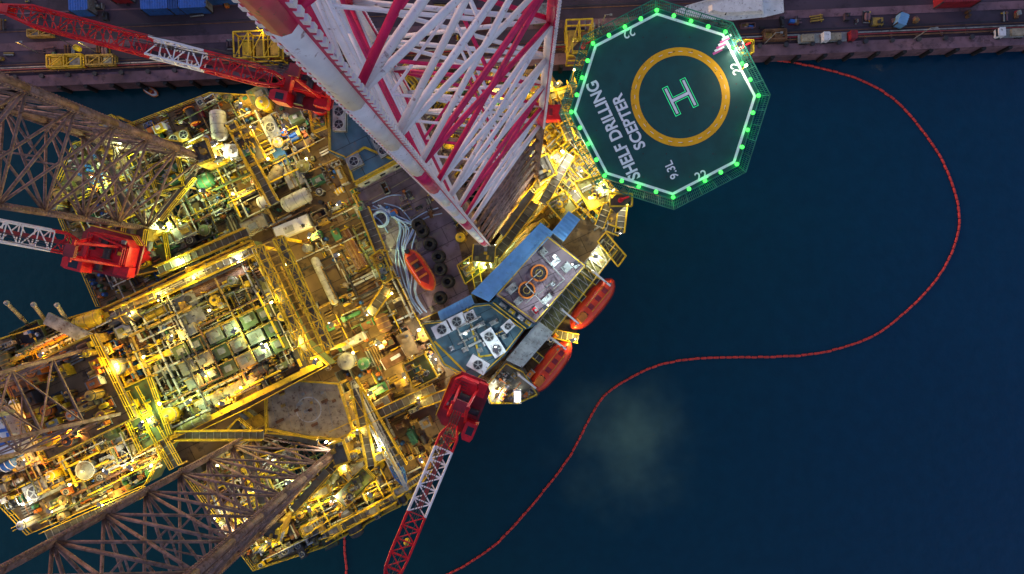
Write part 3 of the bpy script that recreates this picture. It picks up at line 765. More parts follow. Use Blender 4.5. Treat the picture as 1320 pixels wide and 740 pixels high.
x, y = W(459,210,ZD+4); it_hvac(b, x, y, ZD+4, 26, 2.0, 1.7, 1.2, 'grey', 'grey'); it_hvac(b, *W(492,190,ZD+4), ZD+4, -60, 3.0, 1.5, 1.0, 'grey', 'grey')
b.part('roof_yellow_edge')
for p, q_ in (((470,118),(520,205)),((458,238),(520,205)),((446,205),(470,190)),((470,190),(505,205))): b.beam('yellow', W3(*p,ZD+4.1), W3(*q_,ZD+4.1), .3, .2)
b.done(); reserve(445,155,36); reserve(475,195,36)

z1 = ZD+8
b = building('accommodation_block', [(640,380),(706,304),(755,342),(690,416)], ZD, z1, 'deck_mauve')
for px, py in ((695,352),(679,374)):
    x, y = W(px, py, z1); b.part('round_hatches').cyl('dark', x, y, z1, z1+.35, 1.1, 24); b.ring('orange', x, y, z1+.3, .92, 1.14, .3, 24)
    b.ring('ochre', x, y, z1+.3, .38, .5, .16, 20)
    for i in range(4): b.beam('rust', (x,y,z1+.45), (x+math.cos(i*1.57)*1.0, y+math.sin(i*1.57)*1.0, z1+.45), .05)
for px, py, w_, d_, m in ((660,372,1.4,1.0,'lightgrey'),(668,388,1.0,.8,'lightgrey'),(716,338,1.3,.7,'white'),(700,325,.9,.9,'grey'),(730,345,1.2,1.0,'grey'),(705,385,1.4,.7,'lightgrey'),(690,400,.8,.8,'red'),(742,342,.7,.7,'grey'),(712,366,.6,.6,'white')):
    it_box(b.part('roof_boxes'), *W(px,py,z1), z1, 42, w_, d_, .7, m, 'grey')
pipes_run(b.part('roof_pipes'), [(648,380),(706,312),(748,342),(690,408)], 8, z1, 42, ('lightgrey','grey','ochre'), (.05,.09), (2,5))
b.done()
def ribroof(name, pts, z0, z1, ang, m='roofblue'):
    b = B(name); P = [Vector(W(p[0],p[1],z1)) for p in pts]; b.part('walls').prism('lightgrey', [tuple(p) for p in P], z0, z1-.2)
    b.part('roof_sheet').prism(m, [tuple(p) for p in P], z1-.2, z1)
    a, b_, c, d = P; n = int((b_-a).length/.45); b.part('standing_seams')
    for i in range(1, n): b.beam(m, (*a.lerp(b_, i/n), z1+.03), (*d.lerp(c, i/n), z1+.03), .14, .12)
    b.done()
ribroof('covered_walkway', [(607,378),(697,287),(714,300),(630,389)], ZD, z1+.6, 42)
ribroof('covered_walkway', [(711,299),(733,272),(748,283),(727,311)], ZD, z1+1, 42)
ribroof('covered_walkway', [(564,402),(607,380),(612,393),(568,414)], ZD, z1-1, 26)
z2 = ZD+7
b = building('service_house', [(543,417),(570,414),(612,393),(632,391),(676,424),(650,458),(612,492),(572,470)], ZD, z2, 'deck_teal')
for px, py, a, w_, d_ in ((571,424,26,2.4,1.7),(590,414,26,2.4,1.7),(607,408,26,1.5,1.5),(636,441,-58,3.8,1.7),(617,469,-30,2.6,1.7),(655,420,42,1.6,1.2)):
    it_hvac(b.part('air_conditioning_unit'), *W(px,py,z2), z2, a, w_, d_, 1.2, 'white', 'grey')
pipes_run(b.part('roof_ducts'), [(560,425),(612,400),(665,425),(612,485),(575,465)], 12, z2, 26, ('lightgrey','grey','ochre'), (.08,.2), (2,5))
for p, q_ in (((602,398),(618,460)),((560,440),(600,480)),((618,460),(650,455))): b.part('yellow_walkway').beam('yellow', W3(*p,z2+.05), W3(*q_,z2+.05), .25, .1)
for i in range(12):
    px, py = R.uniform(580,655), R.uniform(405,475)
    if inside([(560,425),(612,400),(665,425),(612,485),(575,465)], px, py): it_box(b.part('roof_boxes'), *W(px,py,z2), z2, 26, R.uniform(.5,1.2), .6, .5, R.choice(['white','grey','lightgrey']), 'grey')
b.done()
b = B('link_corridor'); b.part('roof').sprism('deck_teal', [(633,390),(641,381),(693,418),(680,424),(676,425)], ZD, z2+.3)
srail(b.part('handrails'), [(636,390),(678,423)], z2+.3); 
for t in (.2,.45,.7,.9): it_box(b.part('lockers'), *W(640+45*t, 387+32*t, z2), z2+.3, -36, 1.0, .5, .6, R.choice(['white','grey','yellow']), 'grey')
b.done()
ribroof('stores_house', [(652,464),(694,414),(713,429),(673,474)], ZD, ZD+6, 50, 'lightgrey')
b = building('lifeboat_deck_house', [(624,500),(652,466),(676,478),(694,508),(668,520),(632,520)], ZD-1, ZD+3, 'deck_grey')
for i in range(22): it_box(b.part('roof_lockers'), *W(R.uniform(634,684),R.uniform(478,514),ZD+3), ZD+3, 50, R.uniform(.4,1.3), R.uniform(.3,.8), R.uniform(.3,.9), R.choice(['yellow','white','ochre','orange','ochre','dark']), 'grey')
pipes_run(b.part('pipes'), [(632,498),(654,472),(674,482),(688,506),(636,514)], 12, ZD+3, 50, ('yellow','grey','orange'), (.05,.09), (1,4))
x, y = W(667,511,ZD+3.5); b.part('light_panel').box('white', x, y, ZD+3, ZD+3.9, 1.1, 1.9, 0); b.part('lit_panel').box('lampW', x, y, ZD+3.9, ZD+3.93, .7, 1.3, 0)
b.done()
reserve(660,350,70); reserve(700,370,60); reserve(620,440,60); reserve(670,470,45)
b = B('lifeboat_embarkation_walkway')
p, q_ = W3(702,424,ZD+3), W3(786,316,ZD+3); d = (q_-p); n_ = Vector((-d.y, d.x, 0)).normalized()
b.part('deck_grating').beam('olive', p, q_, 2.2, .15); b.part('deck_frame')
for k in range(15):
    c = p+d*(k/14); b.beam('lightgrey', c-n_*1.2+Vector((0,0,.2)), c+n_*1.2+Vector((0,0,.2)), .10); 
    if k < 14: b.beam('lightgrey', c-n_*1.1+Vector((0,0,.22)), p+d*((k+1)/14)+n_*1.1+Vector((0,0,.22)), .07)
for s in (-1.2,1.2): rail(b.part('handrails'), [(p+n_*s).xy, (q_+n_*s).xy], ZD+3.1, m='yellow' if s<0 else 'lightgrey'); b.part('deck_frame').beam('lightgrey', p+n_*s+Vector((0,0,.1)), q_+n_*s+Vector((0,0,.1)), .2)
EP = [(770,312),(780,300),(806,330),(796,344)]
b.part('end_platform').sprism('dark', EP, ZD+3, ZD+3.2); srail(b, EP, ZD+3.3, closed=True)
for i in range(9): t = i/8; b.beam('yellow' if i%4==0 else 'olive', W3(770+26*t,312+32*t,ZD+3.25), W3(780+26*t,300+30*t,ZD+3.25), .14)
b.done()
for (p, q_, w_, z) in (((783,264),(772,292),1.2,ZD+6),((802,264),(798,300),1.2,ZD+5),((798,300),(782,294),1.0,ZD+5),((690,425),(745,436),1.2,ZD+1.5),((628,512),(560,440),1.5,ZD+3),((728,365),(752,386),1.0,ZD+2.5),((745,345),(770,364),1.0,ZD+2.5),((676,446),(698,464),1.0,ZD+2.5)):
    b = B('access_walkway'); P_, Q_ = W3(*p,z), W3(*q_,z); d = (Q_-P_).normalized(); n_ = Vector((-d.y,d.x,0))
    b.part('grating').beam('grating', P_, Q_, w_, .1)
    for s in (-.5,.5): rail(b.part('handrails'), [(P_+n_*s*w_).xy,(Q_+n_*s*w_).xy], z+.05)
    k = int((Q_-P_).length/.7)
    for i in range(k+1): c = P_.lerp(Q_, i/max(1,k)); b.part('treads').beam('lightgrey', c-n_*w_*.5+Vector((0,0,.08)), c+n_*w_*.5+Vector((0,0,.08)), .1)
    b.part('legs').beam('grey', P_, (P_.x,P_.y,ZD-3), .2); b.beam('grey', Q_, (Q_.x,Q_.y,ZD-3), .2)
    b.done()

# ================================================================== CANTILEVER + PIPE DECK
ZC = ZD+6
cant = [(326,310),(392,440),(425,470),(322,525),(216,575),(192,622),(42,686),(8,650),(-60,640),(-60,470),(0,438),(85,412),(140,396)]
b = B('cantilever')
b.part('structure').sprism('deck_green', cant, ZC-3.2, ZC-.1); b.part('top_plate').sprism('deck', cant, ZC-.1, ZC)
srail(b.part('handrails'), cant[:9], ZC); srail(b, [(0,438),(85,412),(140,396),(326,310)], ZC)
b.part('girders')
for p, q_ in (((150,398),(326,316)),((160,482),(335,396)),((218,565),(415,468)),((5,470),(140,405))):
    b.beam('ochre', W3(*p,ZC+.6), W3(*q_,ZC+.6), .55, 1.2); b.beam('yellow', W3(*p,ZC+1.25), W3(*q_,ZC+1.25), .7, .1)
b.part('cross_beams')
for i in range(13):
    t = i/12; p = Vector((158,400)).lerp(Vector((322,322)), t); q_ = Vector((222,556)).lerp(Vector((400,462)), t)
    b.beam('olive' if i%4 else 'yellow', W3(*p,ZC+.3), W3(*q_,ZC+.3), .22, .5)
b.done()
b = B('pipe_handling_gantry')
for off in (0, 26):
    p = W3(333+off, 318-off*.45, ZC+3.5); q_ = W3(398+off, 462-off*.45, ZC+3.5)
    truss(b.part('side_truss_%d'%off), p, q_, 1.2, 1.2, 1.9, .10, .06, lambda t: 'yellow')
    b.part('walkway_%d'%off).beam('grating', p-Vector((0,0,.6)), q_-Vector((0,0,.6)), 1.0, .08)
for i in range(16):
    t = i/15; p = W3(333+65*t, 318+144*t, ZC+3); q_ = W3(359+65*t, 306+144*t, ZC+3); b.part('rungs').beam('ochre', p, q_, .14)
for p in ((333,318),(398,462),(359,306),(424,450)): b.part('posts').beam('yellow', W3(*p,ZC+3), (*W3(*p,ZC+3).xy, ZD), .4)
b.done(); 
for t in range(8): reserve(346+9*t, 320+18*t, 14)
def rack(name, quad, z, n, m, r=.13, h=1):
    b = B(name); P = [W3(p[0],p[1],z) for p in quad]; a, b_, c, d = P
    for k in range(h):
        for i in range(n):
            t = (i+.5)/n; p = a.lerp(d,t); q_ = b_.lerp(c,t); l = R.uniform(0,.06); 
            b.part('pipes').tube(R.choice(m), p.lerp(q_,l)+Vector((0,0,r+k*2*r)), q_.lerp(p,R.uniform(0,.06))+Vector((0,0,r+k*2*r)), r*.95, 6)
    for t in (.0,.33,.66,1): 
        p = a.lerp(b_,t); q_ = d.lerp(c,t); b.part('rack_beams').beam('yellow', p+Vector((0,0,-.02)), q_+Vector((0,0,-.02)), .22, .2)
        for s in (p, q_): b.part('stanchions').beam('yellow', s, s+Vector((0,0,2)), .16)
    b.done()
rack('drill_pipe_rack', [(232,372),(318,333),(326,350),(240,390)], ZC+.5, 9, ['rust','grey','legsteel'], .16, 2)
rack('drill_pipe_rack', [(170,430),(230,402),(242,425),(182,452)], ZC+.5, 8, ['rust','grey'], .2)
rack('casing_rack', [(250,520),(330,480),(338,494),(262,532)], ZC+.5, 6, ['beige','grey'], .25)
rack('drill_pipe_rack', [(435,300),(462,350),(476,343),(449,293)], ZD+.3, 8, ['rust','wood','legsteel'], .15, 2)
for qd in ([(235,372),(318,333),(326,350),(240,390)],[(170,430),(230,402),(242,425),(182,452)],[(250,520),(330,480),(338,494),(262,532)]):
    for t in (.15,.4,.65,.9): 
        reserve(qd[0][0]*(1-t)+qd[1][0]*t, (qd[0][1]+qd[3][1])/2*(1-t)+(qd[1][1]+qd[2][1])/2*t, 9)
for i in range(6):
    for j in range(3):
        px = 232+i*22+j*9; py = 452-i*10+j*21; z = ZC+.3
        b = B('mud_tank'); x, y = W(px, py, z+1.5)
        b.part('shell').box(R.choice(['beige','deck_grey','grey','deck_green']), x, y, z, z+1.4+R.uniform(0,.1), 2.05, 1.85, A)
        P = loc(x, y, A); b.part('lid').box('grey', *P(R.uniform(-.3,.3),R.uniform(-.2,.2)), z+1.4, z+1.75, .9, .8, A); b.part('pipe').tube('ochre', (*P(-1.05,.8), z+1.6), (*P(1.05,.8), z+1.6), .08)
        b.done(); reserve(px, py, 10)
sp = [('htank',383,258,ZD,26,4.4,2.6,2.4,'lightgrey','grey'),('htank',283,162,ZD,95,4.4,3.0,2.4,'lightgrey','grey'),
      ('box',378,293,ZD,22,5.2,1.8,1.5,'white','lightgrey'),('htank',418,362,ZD,-65,7.4,1.2,1.2,'lightgrey','grey'),('box',300,195,ZD,0,2.0,1.8,1.6,'lightgrey','grey'),
      ('htank',345,258,ZD,26,3.0,1.8,1.6,'white','grey'),('hvac',350,165,ZD,-60,3.2,1.8,1.4,'grey','grey'),('box',330,290,ZD,26,3.5,1.8,1.8,'beige','grey'),
      ('box',455,440,ZD,28,3.6,1.1,1.1,'lightgrey','white'),('htank',512,605,ZD,-60,4.5,1.2,1.2,'lightgrey','white'),('vtank',448,465,ZD,0,2.4,2.4,1.4,'lightgrey','grey'),
      ('vtank',470,468,ZD,0,1.6,1.6,1.4,'green','grey'),('drums',470,478,ZD,26,2.6,1.4,.9,'blue','blue'),('box',508,462,ZD,30,3.6,1.6,1.4,'rust','white'),
      ('winch',248,150,ZD,26,2.8,2.4,1,'orange','darkred'),('winch',222,310,ZD,26,3,2.5,1,'green','grey'),('box',713,146,ZD+5,0,2.0,2.0,1.6,'red','darkred'),
      ('htank',117,414,ZC,20,4.2,3.2,2,'yellow','ochre'),('hvac',150,592,ZC,26,4,2,1.2,'lightgrey','grey'),('hvac',58,628,ZC,26,5.5,2.4,1.2,'grey','grey'),
      ('drums',207,428,ZC+.4,26,2.2,1.5,.9,'blue','blue'),('box',158,578,ZC,-64,4.4,2.2,1.2,'white','lightgrey'),('htank',428,620,ZD,60,4,1.4,1.2,'olive','grey'),
      ('htank',355,225,ZD,60,3,1.6,1,'beige','grey'),('box',410,232,ZD,26,2,1.2,1,'green','grey'),('htank',250,545,ZC+.3,26,5,1.3,1,'olive','grey'),('vtank',392,215,ZD,0,1.8,1.8,1.2,'olive','grey')]
for k, px, py, z, a, w_, d_, h_, m, m2 in sp:
    bb = B(NAMES[k]); ITEMS[k](bb, *W(px,py,z+1), z, a, w_, d_, h_, m, m2); bb.done(); reserve(px, py, max(w_, d_)*3.6)
b = B('laydown_platform'); pts = [(345,512),(382,490),(438,494),(456,552),(444,566),(346,556)]
b.part('plating').sprism('beige', pts, ZD+3.6, ZD+4); srail(b.part('handrails'), pts, ZD+4, closed=True)
for p in pts: b.part('columns').beam('ochre', (*W(*p,ZD+4), ZD), (*W(*p,ZD+4), ZD+3.7), .3)
b.part('landing_ring').ring('lightgrey', *W(398,528,ZD+4), ZD+4, 1.6, 1.75, .01, 40)
for i in range(14): b.part('pad_eyes').box(R.choice(['grey','ochre','rust']), *W(R.uniform(360,435),R.uniform(505,548),ZD+4), ZD+4, ZD+4.2, R.uniform(.3,1.2), .4, A)
b.part('plate_seams')
for i in range(5):
    t = i/5; b.beam('grey', W3(350+85*t,512-14*t if t<.5 else 500,ZD+4.01), W3(358+90*t,555,ZD+4.01), .06, .03)
b.done()
for p in ((370,530),(400,525),(430,525)): reserve(*p, 26)
b = B('timber_laydown_mats')
for i in range(22):
    t = i/21; p = W3(432+t*44,318+t*88,ZD+.12); q_ = W3(470+t*40,300+t*84,ZD+.12)
    b.beam(R.choice(['wood','wood','rust','deck_grey']), p, q_, .34, .16+R.uniform(0,.03))
b.done()
for t in range(5): reserve(452+9*t, 318+18*t, 15)
for (p, q_, w_, z) in (((470,270),(500,345),1.5,ZD+3),((478,405),(500,372),1.4,ZD+3),((455,490),(520,600),1.4,ZD+3),((330,322),(150,405),1.2,ZC+2),((430,560),(560,500),1.3,ZD+3),((175,500),(230,600),1.3,ZC+2.2),
                       ((300,160),(355,262),1.3,ZD+3),((460,500),(480,600),1.2,ZD+4),((205,350),(320,300),1.3,ZD+4),((540,520),(610,495),1.3,ZD+3),((60,690),(190,632),1.2,ZC+.8),((230,560),(340,560),1.2,ZC+1.2),((395,640),(440,590),1.2,ZD+3),((420,690),(510,640),1.2,ZD+2),((640,330),(690,262),1.3,ZD+4),((700,262),(735,200),1.3,ZD+5),((705,110),(735,180),1.3,ZD+5),((600,350),(640,325),1.2,ZD+3.5),((652,312),(706,258),1.0,ZD+2.4),((610,330),(618,372),1.1,ZD+2.5),((720,275),(765,235),1.2,ZD+3),((735,105),(760,170),1.1,ZD+3)):
    b = B('access_walkway'); P_, Q_ = W3(*p,z), W3(*q_,z); d = (Q_-P_).normalized(); n_ = Vector((-d.y,d.x,0))
    b.part('grating').beam('grating', P_, Q_, w_, .1)
    for s in (-.5,.5): rail(b.part('handrails'), [(P_+n_*s*w_).xy,(Q_+n_*s*w_).xy], z+.05)
    k = int((Q_-P_).length/.9)
    for i in range(k+1):
        c = P_.lerp(Q_, i/max(1,k)); b.part('treads').beam('grey', c-n_*w_*.5+Vector((0,0,.08)), c+n_*w_*.5+Vector((0,0,.08)), .08)
        if i%4 == 0: b.part('legs').beam('ochre', c-Vector((0,0,.1)), (c.x,c.y,z-3.5 if z<ZC else ZC), .16)
    b.done()
def platform(pts, z, m='deck_grey', name='equipment_platform', items=9):
    b = B(name); b.part('plating').sprism(m, pts, z-.25, z); srail(b.part('handrails'), pts, z, closed=True)
    for p in pts: b.part('columns').beam('ochre', (*W(*p,z), z-4), (*W(*p,z), z-.2), .25)
    cx = sum(p[0] for p in pts)/len(pts); cy = sum(p[1] for p in pts)/len(pts)
    for i in range(items):
        p = R.choice(pts); t = R.uniform(0,.65); k = R.choice(['box','skid','pipes','box','vtank'])
        ITEMS[k](b.part('machinery'), *W(cx+(p[0]-cx)*t, cy+(p[1]-cy)*t, z), z, A, R.uniform(.6,1.6), R.uniform(.5,1), R.uniform(.4,1), R.choice(['olive','grey','yellow','ochre','green','rust']), R.choice(['grey','yellow','dark']))
    b.done()
platform([(300,172),(322,162),(345,205),(322,216)], ZD+3); platform([(430,640),(470,600),(485,615),(446,655)], ZD+2.5,'deck_green'); platform([(150,505),(195,485),(222,560),(185,580)], ZC+2.5,'deck_green',items=16)
platform([(330,590),(380,575),(392,600),(340,615)], ZD+3); platform([(590,342),(608,330),(625,348),(600,366)], ZD+3,'deck_green'); platform([(704,262),(728,246),(745,268),(724,285)], ZD+5,'olive')
platform([(740,235),(775,225),(790,258),(760,272)], ZD+5.5,'olive'); platform([(708,120),(735,112),(742,150),(716,165)], ZD+4.6,'olive')
platform([(120,160),(150,150),(165,175),(135,190)], ZD+3,'deck_green'); platform([(168,320),(215,300),(222,345),(180,355)], ZD+2.6,'deck_green'); platform([(195,215),(232,205),(240,240),(205,250)], ZD+4,'deck_green')
platform([(480,330),(492,322),(508,358),(496,366)], ZD+5.2,'ochre')
platform([(640,345),(662,322),(676,334),(652,356)], ZD+3,'deck_green'); platform([(682,300),(700,282),(708,290),(690,308)], ZD+4,'olive')
platform([(400,140),(420,135),(423,165),(405,172)], ZD+3,'deck_grey'); platform([(520,470),(548,455),(565,485),(535,500)], ZD+3,'deck_green')

# ================================================================== DERRICK
ZF = ZC+4
b = B('drilling_derrick'); dc = Vector(W(92,512,ZF)); b.part('drill_floor')
P = loc(dc.x, dc.y, A); b.box('deck', dc.x, dc.y, ZF-.5, ZF, 12.5, 12, A)
for u in (-5.5,5.5):
    for v in (-5.5,5.5): b.box('ochre', *P(u,v), ZC, ZF-.4, 1, 1, A)
rail(b, [P(-6.2,-5.9),P(6.2,-5.9),P(6.2,5.9),P(-6.2,5.9)], ZF, closed=True)
b.part('tower'); lv = []; Ht = 44; n = 7
for i in range(n+1):
    t = i/n; hw = 4.6*(1-t)+1.6*t; lv.append([Vector((*P(a*hw,c*hw), ZF+Ht*t)) for a, c in ((-1,-1),(1,-1),(1,1),(-1,1))])
for i in range(n):
    for j in range(4):
        k = (j+1)%4; b.beam('legsteel', lv[i][j], lv[i+1][j], .38); b.beam('legsteel', lv[i+1][j], lv[i+1][k], .22)
        if not (i == 0 and j == 1): b.beam('legsteel', lv[i][j], lv[i+1][k], .16); b.beam('legsteel', lv[i][k], lv[i+1][j], .16)
b.part('travelling_block').box('yellow', dc.x, dc.y, ZF+20, ZF+23, 1.4, .8, A)
for s in (-.4,0,.4): b.tube('dark', (*P(s,0), ZF+23), (*P(s,0), ZF+Ht), .04, 5)
b.part('top_drive').tube('grey', (*P(0,0), ZF+10), (*P(0,0), ZF+20), .3, 8)
b.part('monkey_board').box('grating', *P(0,3), ZF+26, ZF+26.2, 4, 2.4, A)
for _ in range(46): 
    k = R.choice(['box','skid','winch','vtank','pipes']); ITEMS[k](b.part('floor_machinery'), *P(R.uniform(-5.4,5.4),R.uniform(-5,5)), ZF, A, R.uniform(.8,2.4), R.uniform(.7,1.6), R.uniform(.5,1.8), R.choice(['orange','ochre','grey','yellow','rust','ochre','dark']), R.choice(['grey','orange','dark','yellow']))
b.done(); reserve(92,505,52)
b = B('wind_wall'); 
b.part('sheet').prism('white', [W(-12,528,ZF+3),W(14,560,ZF+3),W(20,588,ZF+3),W(-30,592,ZF+3)], ZF-4, ZF+3); b.part('slanted_beam').beam('grey', W3(60,410,ZC+2.4), W3(128,443,ZC+2.4), 1.6, .4); e = b.done()
text('LLI', 2, 555, 100, 3.6, 1.8, e, 'blue', ZF+3, 'lettering')

# ================================================================== MASS EQUIPMENT
warm = ['grey','ochre','olive','rust','beige','lightgrey','dark','deck_grey','olive','wood','deck_green','yellow','ochre','dark','yellow']
mix = warm+['blue','green','orange','lightgrey','grey','white']
dk = ['grey','dark','rust','beige','wood','ochre','lightgrey','deck_grey','green','rust','wood','ochre']
gen = ['box','skid','pipes','basket','box','skid','drums','winch','vtank','htank','hvac','pipes']
clutter([(150,400),(326,318),(398,462),(222,562)], 230, ZC, ['box','skid','pipes','box','pipes','vtank','htank','skid'], warm, (.9,3.4), gap=.36)
clutter([(0,445),(85,418),(150,402),(222,570),(190,618),(45,682),(10,648),(-20,640)], 250, ZC, gen, mix, (.9,3.2), gap=.35)
clutter([(330,312),(458,246),(540,413),(620,500),(560,600),(470,560),(440,480),(400,465)], 160, ZD, gen, dk, (.8,3.4), gap=.46)
clutter([(195,158),(275,126),(425,118),(425,200),(458,240),(330,308),(150,390),(135,392),(80,258),(105,190)], 260, ZD, gen, mix, (.8,3.4), gap=.40)
clutter([(240,600),(345,560),(470,560),(560,598),(522,640),(420,698),(332,728)], 190, ZD, gen+['stair'], warm, (.8,3.2), gap=.37)
clutter([(458,246),(520,210),(600,330),(604,380),(542,410)], 16, ZD+.15, ['box','basket','pipes','drums'], ['grey','deck_mauve','dark','beige'], (.8,2), gap=.5)
clutter([(520,208),(440,115),(560,100),(704,92),(746,155),(795,258),(785,300),(735,275),(700,285),(608,374),(582,268)], 330, ZD, ['box','skid','pipes','vtank','htank','skid','stair','box'], ['yellow','ochre','olive','yellow','lightgrey','dark','ochre','green','rust'], (.9,3), ang=45, gap=.34)
clutter([(632,500),(690,512),(735,440),(700,430),(675,476)], 22, ZD+1, ['box','basket','skid'], ['yellow','grey','white','orange'], (.7,1.8), ang=50, gap=.36)
for k, L_ in POOL.items():
    for bb in L_: bb.done()
pw = B('process_pipework')
pipes_run(pw.part('cantilever_pipes'), [(150,400),(326,318),(398,462),(222,562)], 190, ZC+.5, seg=(4,16))
pipes_run(pw.part('aft_pipes'), [(0,445),(85,418),(150,402),(222,570),(190,618),(45,682),(10,648)], 150, ZC+.3, mats=PMATS+('orange','ochre'))
pipes_run(pw.part('main_deck_pipes'), [(330,312),(458,246),(540,413),(620,500),(560,600),(470,560),(440,480)], 40, ZD, seg=(2,8))
pipes_run(pw.part('port_pipes'), [(195,158),(275,126),(425,118),(458,240),(330,308),(150,390),(80,258)], 130, ZD+.4)
pipes_run(pw.part('starboard_pipes'), [(240,600),(345,560),(470,560),(560,598),(522,640),(420,698),(332,728)], 110, ZD+.4)
pipes_run(pw.part('bow_pipes'), [(640,325),(697,235),(704,92),(746,155),(795,258),(785,300),(735,275),(700,285),(620,365)], 200, ZD+1, 45, ('yellow','olive','ochre','lightgrey','yellow','grey'), (.06,.14), (1.5,6))
pw.done()
b = B('burner_boom'); truss(b.part('lattice'), W3(455,492,ZD+3), W3(522,625,ZD+3), 1.3, 1.1, 1.5, .1, .07, lambda t: 'lightgrey' if t<.8 else 'blue', .05, .1); b.part('pipe').tube('lightgrey', W3(457,496,ZD+3.8), W3(525,632,ZD+3.8), .28, 10); b.done()
for p, q_ in (((10,392),(38,420)),((70,388),(98,430)),((45,395),(60,415))): 
    b = B('vent_stack'); b.lathe('grey', W3(*q_,ZC), W3(*p,ZC+4)-W3(*q_,ZC), [(0,.25),(5,.25),(5.1,.32),(5.4,.32)], 10); b.done()

# ================================================================== FLOATING BOOM
def boomline(pts):
    b = B('floating_oil_boom'); sp_ = spline([W3(p[0]+R.uniform(-1.5,1.5),p[1]+R.uniform(-1.5,1.5),.12) for p in pts], 24)
    tot = [0]
    for a_, c in zip(sp_, sp_[1:]): tot.append(tot[-1]+(c-a_).length)
    import bisect
    def at(s):
        i = min(max(bisect.bisect(tot, s)-1, 0), len(sp_)-2); return sp_[i].lerp(sp_[i+1], (s-tot[i])/max(1e-6, tot[i+1]-tot[i]))
    s = 0
    while s+1.1 < tot[-1]:
        wv = Vector((R.uniform(-.05,.05), R.uniform(-.05,.05), 0)); p, q_ = at(s)+wv, at(s+.98)+wv; ax = q_-p
        b.part('floats').lathe('boomred', p, ax, [(0,.10),(.1,.19),(ax.length-.1,.19),(ax.length,.10)], 8)
        b.part('skirt').beam('darkred', at(s)-Vector((0,0,.12)), at(s+1.05)-Vector((0,0,.12)), .14, .4); s += 1.05
    b.done()
boomline([(968,76),(1010,78),(1060,88),(1110,103),(1150,128),(1185,162),(1212,200),(1230,240),(1236,285),(1226,325),(1205,360),(1170,398),(1130,430),(1085,449),(1040,457),(990,461),(940,461),(895,464),(850,471),(812,486),(780,511),(755,548),(735,588),(705,628),(672,668),(630,708),(580,738),(520,765),(440,800)])
boomline([(445,680),(444,705),(446,735),(444,775)])
lifeboat(193,117, -.9, -30, 2.6, 1.2, m='white', name='rowing_boat', canopy=False)

# ================================================================== FLOODLIGHTS
COL = {'Y':(1,.70,.15),'G':(.80,1,.40),'W':(1,.92,.72),'O':(1,.46,.09),'C':(.75,.92,1)}
MATS['lampC'] = MATS['lampW']
lamps = """155 185 G 2;240 200 G 1.5;285 205 W 1.4;175 325 G 2.6;120 235 G 1.6;205 290 G 1.8;230 335 G 1.2;265 245 G 1.2;330 165 Y .8;345 205 Y .8;310 140 Y .6;365 160 W .6;300 250 Y .9;
335 318 Y 1;300 335 W .8;250 358 Y 1;205 380 Y .9;165 400 Y .8;270 400 Y .5;220 440 Y .6;300 430 G .6;350 390 Y .8;340 450 G .6;260 480 Y .7;310 500 O .9;240 520 G .8;290 520 Y .9;205 520 G .9;380 440 Y .8;405 470 Y .7;370 340 Y .7;
400 300 Y .4;430 330 Y .6;395 205 Y .4;440 260 Y .3;490 330 G .8;505 378 Y .8;470 400 Y .7;430 420 Y .8;455 455 Y .7;490 440 Y .6;520 480 Y .8;540 425 W 1.2;560 470 W .8;540 520 Y .9;600 492 W .9;480 505 Y .9;450 520 Y .7;490 580 W 1.2;465 560 Y .8;540 590 Y .6;
725 195 W 2.6;745 215 W 1.4;715 150 Y 1.3;760 255 Y 1.2;735 250 W 1;700 245 Y 1.5;680 270 Y 1.4;662 295 Y 1.4;642 322 G 1.4;625 345 G 1.4;600 345 G .9;712 110 Y 1.1;740 90 Y .9;690 200 Y .9;745 175 Y 1;790 245 Y 1;
690 120 Y .7;610 180 Y .5;540 160 Y .3;640 120 Y .5;660 345 C .35;715 330 C .5;745 338 C .5;700 398 C .5;800 300 W .5;765 330 W .7;735 440 Y .7;665 500 W .6;690 500 Y .7;640 455 C .4;600 430 C .35;640 512 W .6;
430 640 W .9;445 600 Y .9;400 660 Y .9;350 700 Y .7;300 690 W .9;275 675 W .9;320 630 Y .7;280 600 Y .7;350 600 W .8;480 640 Y .7;420 570 W .8;375 620 G .9;
165 600 Y 1;195 600 Y .8;125 650 Y 1;60 658 Y .8;90 625 Y .8;30 600 O .9;100 560 O 1.1;60 540 O 1.1;20 500 O 1;130 520 O .9;150 470 Y .8;50 460 O .9;110 450 Y .8;185 460 Y .7;180 550 G .9;140 610 W .7;30 650 W .6;80 490 O 1;
950 58 W .6;962 84 W .5;752 62 Y .7;780 245 W .7;805 258 W .7""".replace('\n','').split(';')
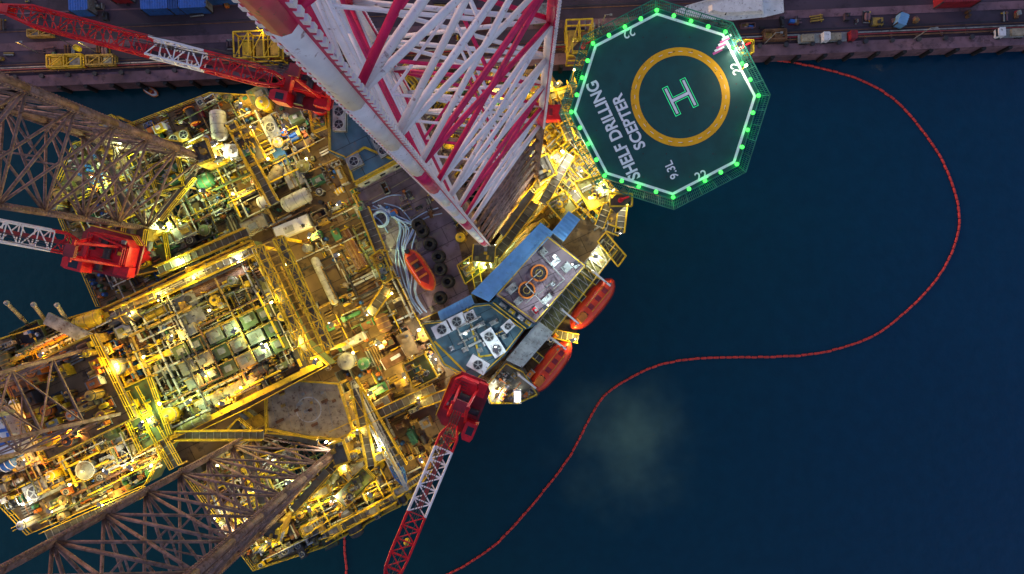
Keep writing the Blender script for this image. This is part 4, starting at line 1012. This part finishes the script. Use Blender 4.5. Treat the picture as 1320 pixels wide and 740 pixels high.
for i, s in enumerate(lamps):
    px, py, c, p = s.split(); px = float(px); py = float(py); p = float(p)
    cant_in = inside(cant, px, py)
    onr = inside([(640,380),(706,304),(755,342),(690,416)], px, py) or inside([(543,417),(612,393),(676,424),(612,492)], px, py)
    zb = ZC if cant_in else (z1 if onr else ZD)
    if px > 940: zb = ZH-1.5
    h = R.uniform(2.4,4.6) if not onr else 3.5
    if px > 700 and py < 290 and px < 940: h += 3
    b = B('floodlight'); x, y = W(px, py, zb+h)
    b.part('pole').beam('yellow', (x,y,zb), (x,y,zb+h-.1), .1); a = R.uniform(0,360)
    if i % 3:   # hooded luminaire
        Q = loc(x, y, a); b.part('hood').box('grey', *Q(.35,0), zb+h, zb+h+.08, .7, .55, a); b.part('lens').lathe('lamp'+c, (*Q(.75,0), zb+h+.02), (0,0,1), [(0,.09),(.08,.08),(.12,.04)], 8)
        b.lights.append(((*Q(.35,0), zb+h-.3), COL[c], 860*p, .12)); 
    else:
        b.part('housing').box('grey', x, y, zb+h-.12, zb+h, .45, .3, a); b.part('lens').lathe('lamp'+c, (x,y,zb+h), (0,0,1), [(0,.14),(.12,.12),(.2,.06)], 8)
        b.lights.append(((x+.35*math.cos(a), y+.35*math.sin(a), zb+h+.1), COL[c], 820*p, .24))
    b.done()
for px, py, c, p in ((560,92,'Y',.7),(640,90,'Y',.7),(690,88,'Y',.6),(470,95,'Y',.5),(780,25,'Y',.5),(20,60,'O',.4),(330,40,'Y',.6),(100,60,'Y',.5),(1000,48,'W',.15),(1200,42,'Y',.12)):
    b = B('quay_lamp_post'); x, y = W(px, py-6, ZQ+5); b.part('post').tube('grey', (x,y,ZQ), (x,y,ZQ+5), .08); b.part('arm').tube('grey', (x,y,ZQ+5), (x+.8,y,ZQ+5.1), .05); b.part('head').box('grey', x+.9, y, ZQ+5, ZQ+5.1, .4, .3)
    b.lights.append(((x+.9,y,ZQ+4.6), COL[c], 400*p, .12)); b.done()

# ================================================================== SKY / SUN
nt = world.node_tree; N = nt.nodes; bg = N['Background']; sky = N.new('ShaderNodeTexSky'); sky.sky_type = 'NISHITA'; sky.sun_disc = False
sky.sun_elevation = math.radians(2); sky.sun_rotation = math.radians(-60)
mxs = N.new('ShaderNodeMixRGB'); mxs.blend_type = 'MULTIPLY'; mxs.inputs[0].default_value = 1; mxs.inputs[2].default_value = (.90,.86,1.25,1)
nt.links.new(sky.outputs[0], mxs.inputs[1]); nt.links.new(mxs.outputs[0], bg.inputs[0]); bg.inputs[1].default_value = .52
sl = bpy.data.lights.new('sun','SUN'); sl.energy = .5; sl.angle = math.radians(6); sl.color = (1,.74,.76); so = bpy.data.objects.new('sun', sl); scene.collection.objects.link(so)
dirv = Vector((-math.sin(math.radians(60)), math.cos(math.radians(60)), math.tan(math.radians(12)))); so.rotation_euler = dirv.to_track_quat('Z','Y').to_euler()
cam = bpy.data.cameras.new('camera'); cam.lens = 24; cam.sensor_width = 36; cam.shift_x = -15/1320; cam.clip_end = 12000; cam.clip_start = .1
co = bpy.data.objects.new('camera', cam); co.location = (0,0,HC); scene.collection.objects.link(co); scene.camera = co
print('verts', sum(len(m.vertices) for m in bpy.data.meshes), 'objs', len(bpy.data.objects))
